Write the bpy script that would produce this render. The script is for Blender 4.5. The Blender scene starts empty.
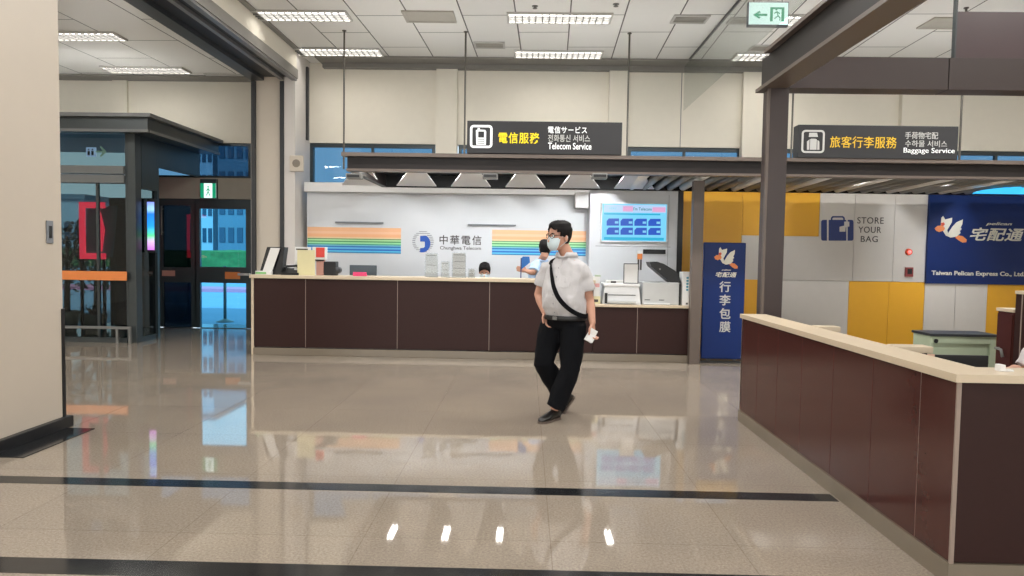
import bpy, bmesh, math, random
from mathutils import Vector, Matrix, noise
PI = math.pi
random.seed(7)
sc = bpy.context.scene
COL = sc.collection

# ------------------------------------------------------------------ camera
FPX, EYE = 700.0, 1.41
cam_d = bpy.data.cameras.new('camera'); cam = bpy.data.objects.new('camera', cam_d); COL.objects.link(cam)
cam_d.sensor_width = 36.0; cam_d.lens = FPX/1024*36.0; cam_d.clip_start = 0.05; cam_d.clip_end = 400
YAW = math.atan(14/FPX); PITCH = math.atan(34.4/FPX); ROLL = 0.0155
CM = Matrix.Rotation(YAW, 4, 'Z') @ Matrix.Rotation(PI/2-PITCH, 4, 'X') @ Matrix.Rotation(ROLL, 4, 'Z')
CM.translation = Vector((0, 0, EYE))
cam.matrix_world = CM
sc.camera = cam
RM = CM.to_3x3()
def ray(px, py): return RM @ Vector(((px-512)/FPX, -(py-288)/FPX, -1))
def W(px, py, Y):                      # measured point of the photograph -> world point on the plane y = Y
    d = ray(px, py); t = Y/d.y
    return Vector((d.x*t, Y, EYE+d.z*t))
def H(px, py, z):                      # the same on a level plane
    d = ray(px, py); t = (z-EYE)/d.z
    return Vector((d.x*t, d.y*t, z))
def R(x0, y0, x1, y1, Y):              # upright rectangle on the plane y = Y: (x0, x1, z0, z1)
    cx, cy = (x0+x1)/2, (y0+y1)/2
    return (W(x0, cy, Y).x, W(x1, cy, Y).x, W(cx, y1, Y).z, W(cx, y0, Y).z)

# ------------------------------------------------------------------ materials
def lin(c):
    return tuple(((v/255)/12.92 if v/255 <= 0.04045 else ((v/255+0.055)/1.055)**2.4) for v in c)
def mat(name, rgb, rough=0.5, metal=0.0, spec=0.5, var=0.06, scale=8.0, bump=0.0, emit=None, es=0.0, coat=0.0):
    m = bpy.data.materials.new(name); m.use_nodes = True
    nt = m.node_tree; b = nt.nodes['Principled BSDF']
    c = lin(rgb)
    tc = nt.nodes.new('ShaderNodeTexCoord'); nz = nt.nodes.new('ShaderNodeTexNoise')
    nz.inputs['Scale'].default_value = scale; nz.inputs['Detail'].default_value = 4
    nt.links.new(tc.outputs['Object'], nz.inputs['Vector'])
    mx = nt.nodes.new('ShaderNodeMix'); mx.data_type = 'RGBA'
    mx.inputs[6].default_value = (*[v*(1-var) for v in c], 1); mx.inputs[7].default_value = (*[min(1, v*(1+var)) for v in c], 1)
    nt.links.new(nz.outputs['Fac'], mx.inputs[0]); nt.links.new(mx.outputs[2], b.inputs['Base Color'])
    b.inputs['Roughness'].default_value = rough; b.inputs['Metallic'].default_value = metal
    b.inputs['Specular IOR Level'].default_value = spec
    b.inputs['Coat Weight'].default_value = coat
    if bump:
        bp = nt.nodes.new('ShaderNodeBump'); bp.inputs['Strength'].default_value = bump; bp.inputs['Distance'].default_value = 0.01
        nt.links.new(nz.outputs['Fac'], bp.inputs['Height']); nt.links.new(bp.outputs[0], b.inputs['Normal'])
    if emit:
        b.inputs['Emission Color'].default_value = (*lin(emit), 1); b.inputs['Emission Strength'].default_value = es
    return m
def glass(name, tint, gloss=0.12, rough=0.02):
    m = bpy.data.materials.new(name); m.use_nodes = True
    nt = m.node_tree; nt.nodes.remove(nt.nodes['Principled BSDF']); out = nt.nodes['Material Output']
    t = nt.nodes.new('ShaderNodeBsdfTransparent'); t.inputs[0].default_value = (*tint, 1)
    g = nt.nodes.new('ShaderNodeBsdfGlossy'); g.inputs['Roughness'].default_value = rough
    lw = nt.nodes.new('ShaderNodeLayerWeight'); lw.inputs[0].default_value = 0.5
    pw_ = nt.nodes.new('ShaderNodeMath'); pw_.operation = 'POWER'; pw_.inputs[1].default_value = 4.0; nt.links.new(lw.outputs['Facing'], pw_.inputs[0])
    fr = nt.nodes.new('ShaderNodeMath'); fr.operation = 'MULTIPLY_ADD'; fr.inputs[1].default_value = 0.6*gloss/0.15; fr.inputs[2].default_value = 0.03
    nt.links.new(pw_.outputs[0], fr.inputs[0])
    mx = nt.nodes.new('ShaderNodeMixShader')
    nt.links.new(fr.outputs[0], mx.inputs[0]); nt.links.new(t.outputs[0], mx.inputs[1]); nt.links.new(g.outputs[0], mx.inputs[2])
    nt.links.new(mx.outputs[0], out.inputs[0])
    return m
M = {}
M['cream'] = mat('cream_panel', (226, 220, 206), 0.55, var=0.03)
M['colwhite'] = mat('column_paint', (212, 207, 203), 0.5, var=0.02)
M['colbeige'] = mat('column_beige', (200, 190, 176), 0.5, var=0.02)
M['booth'] = mat('booth_white', (205, 208, 212), 0.3, var=0.02)
M['white'] = mat('white_plastic', (222, 222, 222), 0.35, var=0.02)
M['paper'] = mat('paper_white', (228, 228, 226), 0.7, var=0.02)
M['steel'] = mat('brown_steel', (54, 42, 40), 0.4, var=0.05)
M['steel_lt'] = mat('taupe_steel_edge', (98, 87, 80), 0.4, var=0.05)
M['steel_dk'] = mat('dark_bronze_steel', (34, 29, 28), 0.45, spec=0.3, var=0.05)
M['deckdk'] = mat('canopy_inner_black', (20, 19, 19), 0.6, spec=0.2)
M['plum'] = mat('plum_board', (66, 47, 50), 0.38, var=0.05)
M['wood'] = mat('dark_wenge_laminate', (50, 31, 29), 0.42, spec=0.2, var=0.10, scale=30)
M['maroon'] = mat('maroon_laminate', (74, 40, 36), 0.16, var=0.08, scale=20)
M['ctop'] = mat('cream_countertop', (204, 188, 164), 0.35, var=0.04)
M['kick'] = mat('stone_kick', (124, 114, 100), 0.25, var=0.06)
M['seam'] = mat('seam_trim', (150, 134, 124), 0.35)
M['black'] = mat('black_plastic', (26, 27, 29), 0.4)
M['stone'] = mat('black_granite', (30, 31, 33), 0.12, var=0.3, scale=90)
M['dark'] = mat('dark_metal', (52, 56, 60), 0.35)
M['grey'] = mat('grey_metal', (120, 120, 118), 0.4)
M['soffit'] = mat('grey_soffit', (128, 125, 120), 0.5)
M['track'] = mat('shutter_track_steel', (140, 140, 140), 0.35, metal=0.4)
M['trackdk'] = mat('shutter_slot_dark', (48, 49, 52), 0.5)
M['yellow'] = mat('yellow_panel', (226, 168, 40), 0.4, var=0.03)
M['bwall'] = mat('grey_white_panel', (205, 201, 196), 0.4, var=0.03)
M['navy'] = mat('navy_sign', (4, 38, 100), 0.4, spec=0.3, var=0.05)
M['navyart'] = mat('navy_ink', (30, 50, 110), 0.5)
M['ink'] = mat('grey_ink', (70, 66, 66), 0.5)
M['inkl'] = mat('silver_ink', (120, 124, 130), 0.5)
M['logoblue'] = mat('logo_blue', (18, 76, 168), 0.4)
M['signgrey'] = mat('sign_charcoal', (48, 48, 50), 0.5, spec=0.3)
M['signyel'] = mat('sign_yellow', (236, 208, 20), 0.5, emit=(236, 208, 20), es=0.35)
M['signwht'] = mat('sign_white', (235, 238, 240), 0.5, emit=(235, 238, 240), es=0.2)
M['signdim'] = mat('sign_dull_white', (190, 190, 188), 0.5)
M['birdw'] = mat('bird_white', (228, 226, 214), 0.5)
M['birdo'] = mat('bird_orange', (232, 140, 84), 0.5)
M['birdr'] = mat('bird_red', (214, 84, 52), 0.5)
M['orange'] = mat('orange_band', (226, 134, 70), 0.5)
M['pinkband'] = mat('dusky_pink_band', (186, 140, 128), 0.5)
M['vframe'] = mat('vestibule_frame', (66, 72, 74), 0.3, metal=0.3)
M['vroof'] = mat('vestibule_roof_metal', (104, 106, 106), 0.35)
M['doorfr'] = mat('door_frame_dark', (52, 62, 66), 0.35, metal=0.2)
M['header'] = mat('door_header_taupe', (160, 154, 142), 0.5)
M['green'] = mat('sign_green', (4, 90, 60), 0.5, emit=(8, 175, 125), es=0.7)
M['exitw'] = mat('exit_lit_white', (60, 80, 75), 0.5, emit=(228, 255, 248), es=1.25)
M['redled'] = mat('red_led', (255, 70, 90), 0.5, emit=(255, 50, 76), es=4.0)
M['tube'] = mat('fluorescent_tube', (255, 252, 244), 0.5, emit=(255, 250, 243), es=13.0)
M['louver'] = mat('louver_white', (190, 188, 184), 0.4)
M['blade'] = mat('louver_blade', (112, 112, 110), 0.4)
M['spotlit'] = mat('downlight_lens', (255, 250, 240), 0.5, emit=(255, 250, 242), es=40.0)
M['hedge'] = mat('hedge_green', (58, 112, 60), 0.8, var=0.5, scale=3, bump=0.5)
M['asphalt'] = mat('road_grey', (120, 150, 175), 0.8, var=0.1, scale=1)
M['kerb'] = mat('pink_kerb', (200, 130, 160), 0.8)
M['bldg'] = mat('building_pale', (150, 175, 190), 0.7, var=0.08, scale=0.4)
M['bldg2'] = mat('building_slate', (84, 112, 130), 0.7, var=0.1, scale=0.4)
M['bwin'] = mat('building_window', (40, 70, 92), 0.2)
M['leaf'] = mat('leaf_dark', (36, 60, 40), 0.6, var=0.4, scale=5)
M['bark'] = mat('bark', (70, 58, 48), 0.8)
M['skin'] = mat('skin', (196, 148, 126), 0.5, var=0.05, scale=20)
M['hair'] = mat('hair_black', (17, 15, 15), 0.65, spec=0.2, var=0.3, scale=80)
M['shirt'] = mat('shirt_grey', (192, 190, 192), 0.8, var=0.05, scale=60, bump=0.15)
M['shirtblue'] = mat('shirt_light_blue', (170, 196, 226), 0.8, var=0.05, scale=40)
M['shirtwhite'] = mat('shirt_white', (216, 212, 214), 0.8, var=0.04, scale=40)
M['trouser'] = mat('trouser_black', (13, 14, 18), 0.9, spec=0.15, var=0.1, scale=40)
M['shoe'] = mat('shoe_black', (24, 22, 22), 0.3)
M['sole'] = mat('shoe_sole', (96, 84, 76), 0.6)
M['mask'] = mat('mask_pale_blue', (206, 222, 228), 0.7)
M['cobalt'] = mat('cobalt_plastic', (30, 110, 200), 0.35)
M['acrylic'] = glass('clear_acrylic', (0.9, 0.92, 0.93), 0.1)
M['pane'] = glass('curtain_glass', (0.95, 0.97, 0.96), 0.16, 0.25)
M['glassblue'] = glass('blue_film_glass', (0.50, 0.86, 1.0), 0.15)
M['glassdark'] = glass('smoked_glass', (0.34, 0.41, 0.41), 0.25)
M['glassdark2'] = glass('dark_door_glass', (0.05, 0.075, 0.10), 0.2)
M['clerestory'] = glass('clerestory_blue_glass', (0.28, 0.42, 0.52), 0.15)
M['palegreen'] = mat('pale_green_metal', (176, 190, 166), 0.4)
M['beigepad'] = mat('cream_card', (222, 214, 170), 0.7)
M['pinkdesk'] = mat('rose_wood_desk', (190, 150, 128), 0.4)
M['red'] = mat('red_card', (222, 74, 66), 0.6)
M['hotpink'] = mat('pink_card', (226, 70, 120), 0.6)
M['teal'] = mat('teal_print', (80, 150, 170), 0.6)
M['greenp'] = mat('green_print', (130, 190, 120), 0.6)
M['slate'] = mat('slate_plastic', (78, 92, 102), 0.4)
M['printer'] = mat('printer_grey', (188, 190, 190), 0.4)
M['printerw'] = mat('printer_white', (216, 218, 220), 0.4)
M['vent'] = mat('vent_grey', (176, 172, 162), 0.5)
M['cyanlit'] = mat('cyan_lit_sign', (60, 190, 240), 0.5, emit=(60, 190, 245), es=1.0)
M['reflector'] = mat('reflector_grey_white', (240, 240, 240), 0.45)
M['rodm'] = mat('rod_metal', (88, 84, 78), 0.4, metal=0.4)
M['potm'] = mat('grey_pot', (150, 160, 158), 0.5)

# floor: polished granite with fine tile joints
def floor_mat():
    m = bpy.data.materials.new('polished_granite'); m.use_nodes = True
    nt = m.node_tree; N = nt.nodes; L = nt.links; b = N['Principled BSDF']
    tc = N.new('ShaderNodeTexCoord')
    n1 = N.new('ShaderNodeTexNoise'); n1.inputs['Scale'].default_value = 75; n1.inputs['Detail'].default_value = 8; n1.inputs['Roughness'].default_value = 0.85
    n2 = N.new('ShaderNodeTexNoise'); n2.inputs['Scale'].default_value = 1.1; n2.inputs['Detail'].default_value = 3
    L.new(tc.outputs['Object'], n1.inputs['Vector']); L.new(tc.outputs['Object'], n2.inputs['Vector'])
    r1 = N.new('ShaderNodeValToRGB'); r1.color_ramp.elements[0].position = 0.34; r1.color_ramp.elements[1].position = 0.60
    r1.color_ramp.elements[0].color = (*lin((122, 110, 98)), 1); r1.color_ramp.elements[1].color = (*lin((166, 155, 141)), 1)
    L.new(n1.outputs['Fac'], r1.inputs[0])
    mx = N.new('ShaderNodeMix'); mx.data_type = 'RGBA'; mx.blend_type = 'MULTIPLY'; mx.inputs[0].default_value = 1.0
    r2 = N.new('ShaderNodeValToRGB'); r2.color_ramp.elements[0].position = 0.3; r2.color_ramp.elements[1].position = 0.7
    r2.color_ramp.elements[0].color = (0.86, 0.86, 0.87, 1); r2.color_ramp.elements[1].color = (1, 0.99, 0.97, 1)
    L.new(n2.outputs['Fac'], r2.inputs[0]); L.new(r1.outputs[0], mx.inputs[6]); L.new(r2.outputs[0], mx.inputs[7])
    mp = N.new('ShaderNodeMapping'); mp.inputs['Location'].default_value = (0.46-0.14+0.46, 0.3, 0); L.new(tc.outputs['Object'], mp.inputs['Vector'])
    br = N.new('ShaderNodeTexBrick'); br.offset = 0.0; br.inputs['Scale'].default_value = 1; br.inputs['Brick Width'].default_value = 0.92
    br.inputs['Row Height'].default_value = 0.92; br.inputs['Mortar Size'].default_value = 0.0025; br.inputs['Mortar Smooth'].default_value = 0.2
    br.inputs['Color1'].default_value = (1, 1, 1, 1); br.inputs['Color2'].default_value = (0.95, 0.95, 0.95, 1); br.inputs['Mortar'].default_value = (0.72, 0.7, 0.68, 1)
    L.new(mp.outputs[0], br.inputs['Vector'])
    m2 = N.new('ShaderNodeMix'); m2.data_type = 'RGBA'; m2.blend_type = 'MULTIPLY'; m2.inputs[0].default_value = 1.0
    L.new(mx.outputs[2], m2.inputs[6]); L.new(br.outputs['Color'], m2.inputs[7]); L.new(m2.outputs[2], b.inputs['Base Color'])
    b.inputs['Roughness'].default_value = 0.035; b.inputs['Specular IOR Level'].default_value = 0.8
    return m
M['floor'] = floor_mat()
def ceil_mat(ox, oy, w, l):
    m = bpy.data.materials.new('metal_ceiling_tile'); m.use_nodes = True
    nt = m.node_tree; N = nt.nodes; L = nt.links; b = N['Principled BSDF']
    tc = N.new('ShaderNodeTexCoord'); mp = N.new('ShaderNodeMapping'); mp.vector_type = 'TEXTURE'
    mp.inputs['Location'].default_value = (ox, oy, 0); mp.inputs['Rotation'].default_value = (0, 0, -0.034)
    L.new(tc.outputs['Object'], mp.inputs['Vector'])
    br = N.new('ShaderNodeTexBrick'); br.offset = 0.5; br.inputs['Scale'].default_value = 1
    sw = N.new('ShaderNodeMapping'); sw.inputs['Rotation'].default_value = (0, 0, PI/2); L.new(mp.outputs[0], sw.inputs['Vector'])
    br.inputs['Brick Width'].default_value = l; br.inputs['Row Height'].default_value = w
    br.inputs['Mortar Size'].default_value = 0.009; br.inputs['Mortar Smooth'].default_value = 0.1
    c = lin((236, 235, 232)); br.inputs['Color1'].default_value = (*c, 1); br.inputs['Color2'].default_value = (*[v*0.92 for v in c], 1)
    br.inputs['Mortar'].default_value = (0.05, 0.05, 0.05, 1)
    L.new(sw.outputs[0], br.inputs['Vector']); L.new(br.outputs['Color'], b.inputs['Base Color'])
    bp = N.new('ShaderNodeBump'); bp.invert = True; bp.inputs['Distance'].default_value = 0.01; L.new(br.outputs['Fac'], bp.inputs['Height']); L.new(bp.outputs[0], b.inputs['Normal'])
    b.inputs['Roughness'].default_value = 0.32
    return m
def rainbow_mat():
    m = bpy.data.materials.new('rainbow_screen'); m.use_nodes = True
    nt = m.node_tree; b = nt.nodes['Principled BSDF']; tc = nt.nodes.new('ShaderNodeTexCoord'); sp = nt.nodes.new('ShaderNodeSeparateXYZ')
    r = nt.nodes.new('ShaderNodeValToRGB'); cr = r.color_ramp
    cr.elements[0].position = 0; cr.elements[0].color = (*lin((190, 110, 210)), 1); cr.elements[1].position = 1; cr.elements[1].color = (*lin((120, 140, 240)), 1)
    for p, c in ((.18, (210, 180, 230)), (.3, (90, 220, 150)), (.5, (30, 150, 240)), (.75, (30, 120, 240)), (.85, (150, 200, 250))):
        e = cr.elements.new(p); e.color = (*lin(c), 1)
    nt.links.new(tc.outputs['Generated'], sp.inputs[0]); nt.links.new(sp.outputs['Z'], r.inputs[0])
    nt.links.new(r.outputs[0], b.inputs['Emission Color']); nt.links.new(r.outputs[0], b.inputs['Base Color']); b.inputs['Emission Strength'].default_value = 1.1
    return m
M['rainbow'] = rainbow_mat()

# ------------------------------------------------------------------ objects
def wm(o):
    m = o.matrix_basis.copy()
    while o.parent: o = o.parent; m = o.matrix_basis @ m
    return m
def tag(o, label=None, cat=None, group=None, kind=None):
    if label: o['label'] = label
    if cat: o['category'] = cat
    if group: o['group'] = group
    if kind: o['kind'] = kind
    return o
def thing(name, label, cat, loc, group=None):
    o = bpy.data.objects.new(name, None); COL.objects.link(o); o.location = loc; o.empty_display_size = 0.1
    return tag(o, label, cat, group)
def obj(name, bm, m, parent=None, smooth=False, origin=None, label=None):
    me = bpy.data.meshes.new(name)
    if isinstance(bm, bmesh.types.BMesh):
        bm.to_mesh(me); bm.free()
    else: me = bm
    o = bpy.data.objects.new(name, me); COL.objects.link(o)
    me.materials.clear(); me.materials.append(m)
    if smooth: me.polygons.foreach_set('use_smooth', [True]*len(me.polygons))
    if parent is not None:
        o.parent = parent; me.transform(wm(parent).inverted())
    elif origin is not None:
        me.transform(Matrix.Translation(-Vector(origin))); o.location = origin
    if label: o['label'] = label
    return o
def B(): return bmesh.new()
def box(bm, x0, x1, y0, y1, z0, z1, bev=0.0, rot=None):
    t = bmesh.new()
    r = bmesh.ops.create_cube(t, size=1)
    c = Vector(((x0+x1)/2, (y0+y1)/2, (z0+z1)/2))
    bmesh.ops.scale(t, verts=t.verts, vec=(abs(x1-x0), abs(y1-y0), abs(z1-z0)))
    if bev: bmesh.ops.bevel(t, geom=t.edges[:], offset=bev, segments=2, affect='EDGES', profile=0.5)
    if rot is not None: bmesh.ops.transform(t, matrix=rot.to_4x4() if len(rot) == 3 else rot, verts=t.verts)
    bmesh.ops.translate(t, verts=t.verts, vec=c)
    me = bpy.data.meshes.new('tmp'); t.to_mesh(me); t.free(); bm.from_mesh(me); bpy.data.meshes.remove(me)
    return bm
def loft(bm, rings, cap=True):          # rings: lists of equal length
    vs = [[bm.verts.new(p) for p in r] for r in rings]
    n = len(vs[0])
    for a, b in zip(vs, vs[1:]):
        for i in range(n):
            bm.faces.new((a[i], a[(i+1) % n], b[(i+1) % n], b[i]))
    if cap:
        bm.faces.new(vs[0][::-1]); bm.faces.new(vs[-1])
    bmesh.ops.recalc_face_normals(bm, faces=bm.faces[:])
    return bm
def frame_of(d):
    d = d.normalized(); u = d.orthogonal().normalized() if abs(d.z) > 0.999 else Vector((0, 0, 1)).cross(d).normalized()
    return u, d.cross(u)
def tube(bm, pts, rad, n=12, cap=True):
    pts = [Vector(p) for p in pts]; rad = rad if isinstance(rad, (list, tuple)) else [rad]*len(pts)
    rings = []
    u0 = None
    for i, p in enumerate(pts):
        d = (pts[min(i+1, len(pts)-1)]-pts[max(i-1, 0)])
        u, v = frame_of(d)
        if u0 is not None:
            u = (u0 - d.normalized()*u0.dot(d.normalized())).normalized(); v = d.normalized().cross(u)
        u0 = u
        rings.append([p+(u*math.cos(a)+v*math.sin(a))*rad[i] for a in [2*PI*k/n for k in range(n)]])
    return loft(bm, rings, cap)
def cyl(bm, p, r, h, n=24, r2=None):
    p = Vector(p); return tube(bm, [p, p+Vector((0, 0, h))], [r, r if r2 is None else r2], n)
def lathe(bm, c, prof, n=24):
    rings = [[(c[0]+r*math.cos(2*PI*k/n), c[1]+r*math.sin(2*PI*k/n), c[2]+z) for k in range(n)] for r, z in prof]
    return loft(bm, rings)
def ball(bm, c, rx, ry, rz, n=16):
    rings = []
    for i in range(1, n):
        t = PI*i/n
        rings.append([(c[0]+rx*math.sin(t)*math.cos(2*PI*k/n), c[1]+ry*math.sin(t)*math.sin(2*PI*k/n), c[2]-rz*math.cos(t)) for k in range(n)])
    return loft(bm, rings)
def prism_y(bm, pts, y0, y1):           # pts (x, z)
    return loft(bm, [[(x, y0, z) for x, z in pts], [(x, y1, z) for x, z in pts]])
def prism_x(bm, pts, x0, x1):           # pts (y, z)
    return loft(bm, [[(x0, y, z) for y, z in pts], [(x1, y, z) for y, z in pts]])
def pxpoly(bm, pts, Y, th=0.004):
    q = [W(x, y, Y) for x, y in pts]
    return prism_y(bm, [(p.x, p.z) for p in q], Y-th, Y)
def rbox(bm, x0, y0, x1, y1, Y, dep, bev=0.0):
    a, b, c, d = R(x0, y0, x1, y1, Y)
    return box(bm, a, b, Y, Y+dep, c, d, bev)
def struct(name, bm, m, **k): return tag(obj(name, bm, m, **k), kind='structure')
BAKE = bpy.data.scenes.new('bake')
def evaluated_mesh(o):
    BAKE.collection.objects.link(o)
    vl = BAKE.view_layers[0]; vl.update(); dg = vl.depsgraph
    me = bpy.data.meshes.new_from_object(o.evaluated_get(dg))
    bpy.data.objects.remove(o); return me
def text_mesh(s, bold=0.0, shear=0.0, depth=0.02, spacing=1.0):
    c = bpy.data.curves.new('lettering', 'FONT'); c.body = s; c.size = 1; c.offset = bold; c.extrude = depth; c.shear = shear
    c.space_character = spacing; c.resolution_u = 4
    return evaluated_mesh(bpy.data.objects.new('lettering', c))
def text_in(s, rect, Y, m, parent, bold=0.0, shear=0.0, th=0.004, name='lettering', spacing=1.0, keep=False):
    me = text_mesh(s, bold, shear, 0.02, spacing)
    xs = [v.co.x for v in me.vertices]; ys = [v.co.y for v in me.vertices]
    x0, x1, z0, z1 = rect
    sx = (x1-x0)/(max(xs)-min(xs)); sz = (z1-z0)/(max(ys)-min(ys))
    for v in me.vertices:
        a, b, c = v.co
        v.co = (x0+(a-min(xs))*sx, Y-th if c > 0 else Y, z0+(b-min(ys))*sz)
    return obj(name, me, m, parent)
def children(o): return list(o.children)
def copy_tree(o, parent=None, loc=None, label=None):
    c = o.copy(); COL.objects.link(c)
    if parent is not None: c.parent = parent
    if loc is not None: c.location = loc
    if label: c['label'] = label
    for ch in children(o):
        copy_tree(ch, c)
    return c

# ================================================================== SETTING
CZ = 4.49; WB = 11.6; AY = 12.3; ACZ = 4.36
XL, XR, YR = -10.5, 10.5, -7.0
struct('floor', box(B(), XL, XR, YR, 13.0, -0.2, 0), M['floor'])
p = H(392, 60, CZ); w = 0.70
# groove through p: rotate into the ceiling frame
ca, sa = math.cos(-0.034), math.sin(-0.034)
u = p.x*ca + p.y*sa
M['ceil'] = ceil_mat(p.x, p.y, w, 1.4)
struct('ceiling', box(B(), -3.62, XR, YR, WB+0.3, CZ, CZ+0.12), M['ceil'])
M['ceil2'] = ceil_mat(-5.0, 10.0, 0.9, 1.8)
struct('ceiling_annex', box(B(), XL, -4.2, YR, AY+0.3, ACZ, ACZ+0.25), M['ceil2'])
struct('wall_rear', box(B(), XL, XR, YR-0.2, YR, 0, CZ+.1), M['cream'])
for i_, xx in enumerate((-6.6, -2.2, 2.2, 6.6)):      # unseen windows and area lamps added behind the viewer to light the hall
    wo = bpy.data.objects.new(f'window_{20+i_}', None); COL.objects.link(wo); wo['kind'] = 'structure'; wo.location = (xx, YR, .6)
    bm = bmesh.new()
    for q in ((xx-1.9, xx+1.9, .5, .6), (xx-1.9, xx+1.9, 3.9, 4.0), (xx-1.9, xx-1.8, .6, 3.9), (xx+1.8, xx+1.9, .6, 3.9), (xx-.03, xx+.03, .6, 3.9)):
        box(bm, q[0], q[1], YR+.001, YR+.08, q[2], q[3])
    obj('window_frame', bm, M['dark'], wo)
    ld = bpy.data.lights.new('window_daylight', 'AREA'); ld.shape = 'RECTANGLE'; ld.size = 3.5; ld.size_y = 3.2; ld.energy = 130; ld.color = (.95, .98, 1)
    lo = bpy.data.objects.new('window_daylight', ld); COL.objects.link(lo); lo.location = (xx, YR+.06, 2.25); lo.rotation_euler = (math.radians(90), 0, 0)
struct('wall_left', box(B(), XL-0.2, XL, YR, 13.0, 0, CZ+.1), M['cream'])
struct('wall_right', box(B(), XR, XR+0.2, YR, 13.0, 0, CZ+.1), M['cream'])
# back wall: lower part, cream band above the clerestory, pilasters
ZW0, ZW1 = 2.2, W(500, 145, WB).z
struct('wall_back_lower', box(B(), -3.72, XR, WB, WB+0.2, 0, ZW0), M['cream'])
bm = B(); box(bm, -3.72, XR, WB, WB+0.2, ZW1, CZ); struct('wall_back_upper', bm, M['cream'])
n = 1
for a in (339, 400, 520, 560, 681, 835, 965, 1000):
    x = W(a, 110, WB).x
    if a in (681,): struct(f'trim_{n}', box(B(), x-.006, x+.006, WB-.004, WB+.01, ZW1, CZ-.1), M['grey']); n += 1
struct(f'trim_{n}', box(B(), -3.4, XR, WB-0.45, WB, CZ-0.03, CZ-0.001), M['soffit']); n += 1
struct(f'trim_{n}', box(B(), -3.37, XR, WB-0.12, WB, CZ-0.10, CZ-0.03), M['soffit']); n += 1
pil = [(436, 457), (609, 627), (743, 765), (902, 922), (1075, 1100), (1250, 1275)]
for i, (a, b) in enumerate(pil):
    x0, x1 = W(a, 110, WB-.1).x, W(b, 110, WB-.1).x
    struct(f'wall_pilaster', box(B(), x0, x1, WB-0.10, WB+0.1, 0, CZ-.101), M['cream'])
edges = [308] + [v for pr in pil for v in pr]
for i in range(0, len(edges)-1, 2):
    x0, x1 = W(edges[i], 150, WB).x+.02, W(edges[i+1], 150, WB).x-.02
    wo = bpy.data.objects.new(f'window_{i//2+1}', None); COL.objects.link(wo); wo['kind'] = 'structure'; wo.location = ((x0+x1)/2, WB, ZW0)
    f = .05; bm = B()
    for q in ((x0, x1, ZW1-f*1.3, ZW1), (x0, x1, ZW0, ZW0+f), (x0, x0+f, ZW0+f, ZW1-f*1.3), (x1-f, x1, ZW0+f, ZW1-f*1.3), ((x0+x1)/2-.02, (x0+x1)/2+.02, ZW0+f, ZW1-f*1.3)):
        box(bm, q[0], q[1], WB+.04, WB+.10, q[2], q[3])
    obj('window_frame', bm, M['doorfr'], wo)
    obj('pane', box(B(), x0+f, x1-f, WB+.065, WB+.073, ZW0+f, ZW1-f*1.3), M['clerestory'], wo)

# left side: free standing column, header of the shutter, end pier
cyF = H(66, 427, 0).y; cyN = cyF-.72; cX = W(64.5, 424, cyF).x
struct('wall_column', box(B(), cX-.69, cX, cyN, cyF, 0, CZ), mat('column_front', (186, 176, 163), 0.5, var=0.02))
struct('baseboard_column', box(B(), cX-.74, cX+.045, cyN-.05, cyF+.045, 0, 0.085, .005), M['black'])
struct('trim_20', box(B(), -4.65, H(95, 429, 0).x, H(19, 458, 0).y, H(95, 429, 0).y, 0, 0.006), M['stone'])
for i, (yy) in enumerate((cyN, cyF)):
    struct(f'trim_corner_guard', box(B(), cX-.025, cX+.008, yy-.02, yy+.012, 0.085, 0.93), M['black'])
HZ = 4.02
struct('header_beam', box(B(), -4.26, -3.60, cyF+.001, 10.9, HZ+0.12, CZ), M['cream'])
struct('header_beam_near', box(B(), -4.26, -3.60, YR, cyN-.001, HZ+0.12, CZ), M['cream'])
x_ = -3.60
sh = thing('rolling_shutter', 'grey steel rolling shutter housing with slot along the header above the left opening', 'shutter', (-3.93, 8.1, HZ))
obj('guide_rail', box(B(), -3.66, -3.585, 5.5, 10.88, HZ, HZ+.10), M['track'], sh)
obj('guide_rail', box(B(), -3.585, -3.57, 5.5, 10.88, HZ+.03, HZ+.17), M['soffit'], sh)
obj('slot', box(B(), -4.10, -3.66, 5.5, 10.88, HZ+.06, HZ+.119), M['trackdk'], sh)
obj('guide_rail', box(B(), -3.86, -3.80, 5.5, 10.88, HZ+.02, HZ+.10), M['track'], sh)
obj('guide_rail', box(B(), -4.30, -4.10, 5.5, 10.88, HZ, HZ+.119), M['dark'], sh)
struct('trim_21', box(B(), -3.598, -3.52, YR, 11.15, CZ-.025, CZ-.001), M['soffit'])
# pier at the end of the opening
x0, x1 = W(251, 180, 10.9).x, W(284, 180, 10.9).x
struct('wall_pier', box(B(), x0, x1, 10.9, AY+.2, 0, CZ), M['colbeige'])
for k, a in enumerate((253, 281.5)):
    xa = W(a, 180, 10.88).x
    struct('trim_shutter_channel', box(B(), xa-.012, xa+.045, 10.84, 10.899, 0, HZ-.01), M['trackdk'])
x0, x1 = W(284, 180, 10.85).x, W(305, 180, 11.35).x
struct('wall_pier_front', box(B(), x0, x1, 10.86, WB, 0, CZ), M['colwhite'])
struct('trim_22', box(B(), x1+.002, x1+.035, 11.38, 11.45, 3.2, CZ-.12), M['trackdk'])
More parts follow.
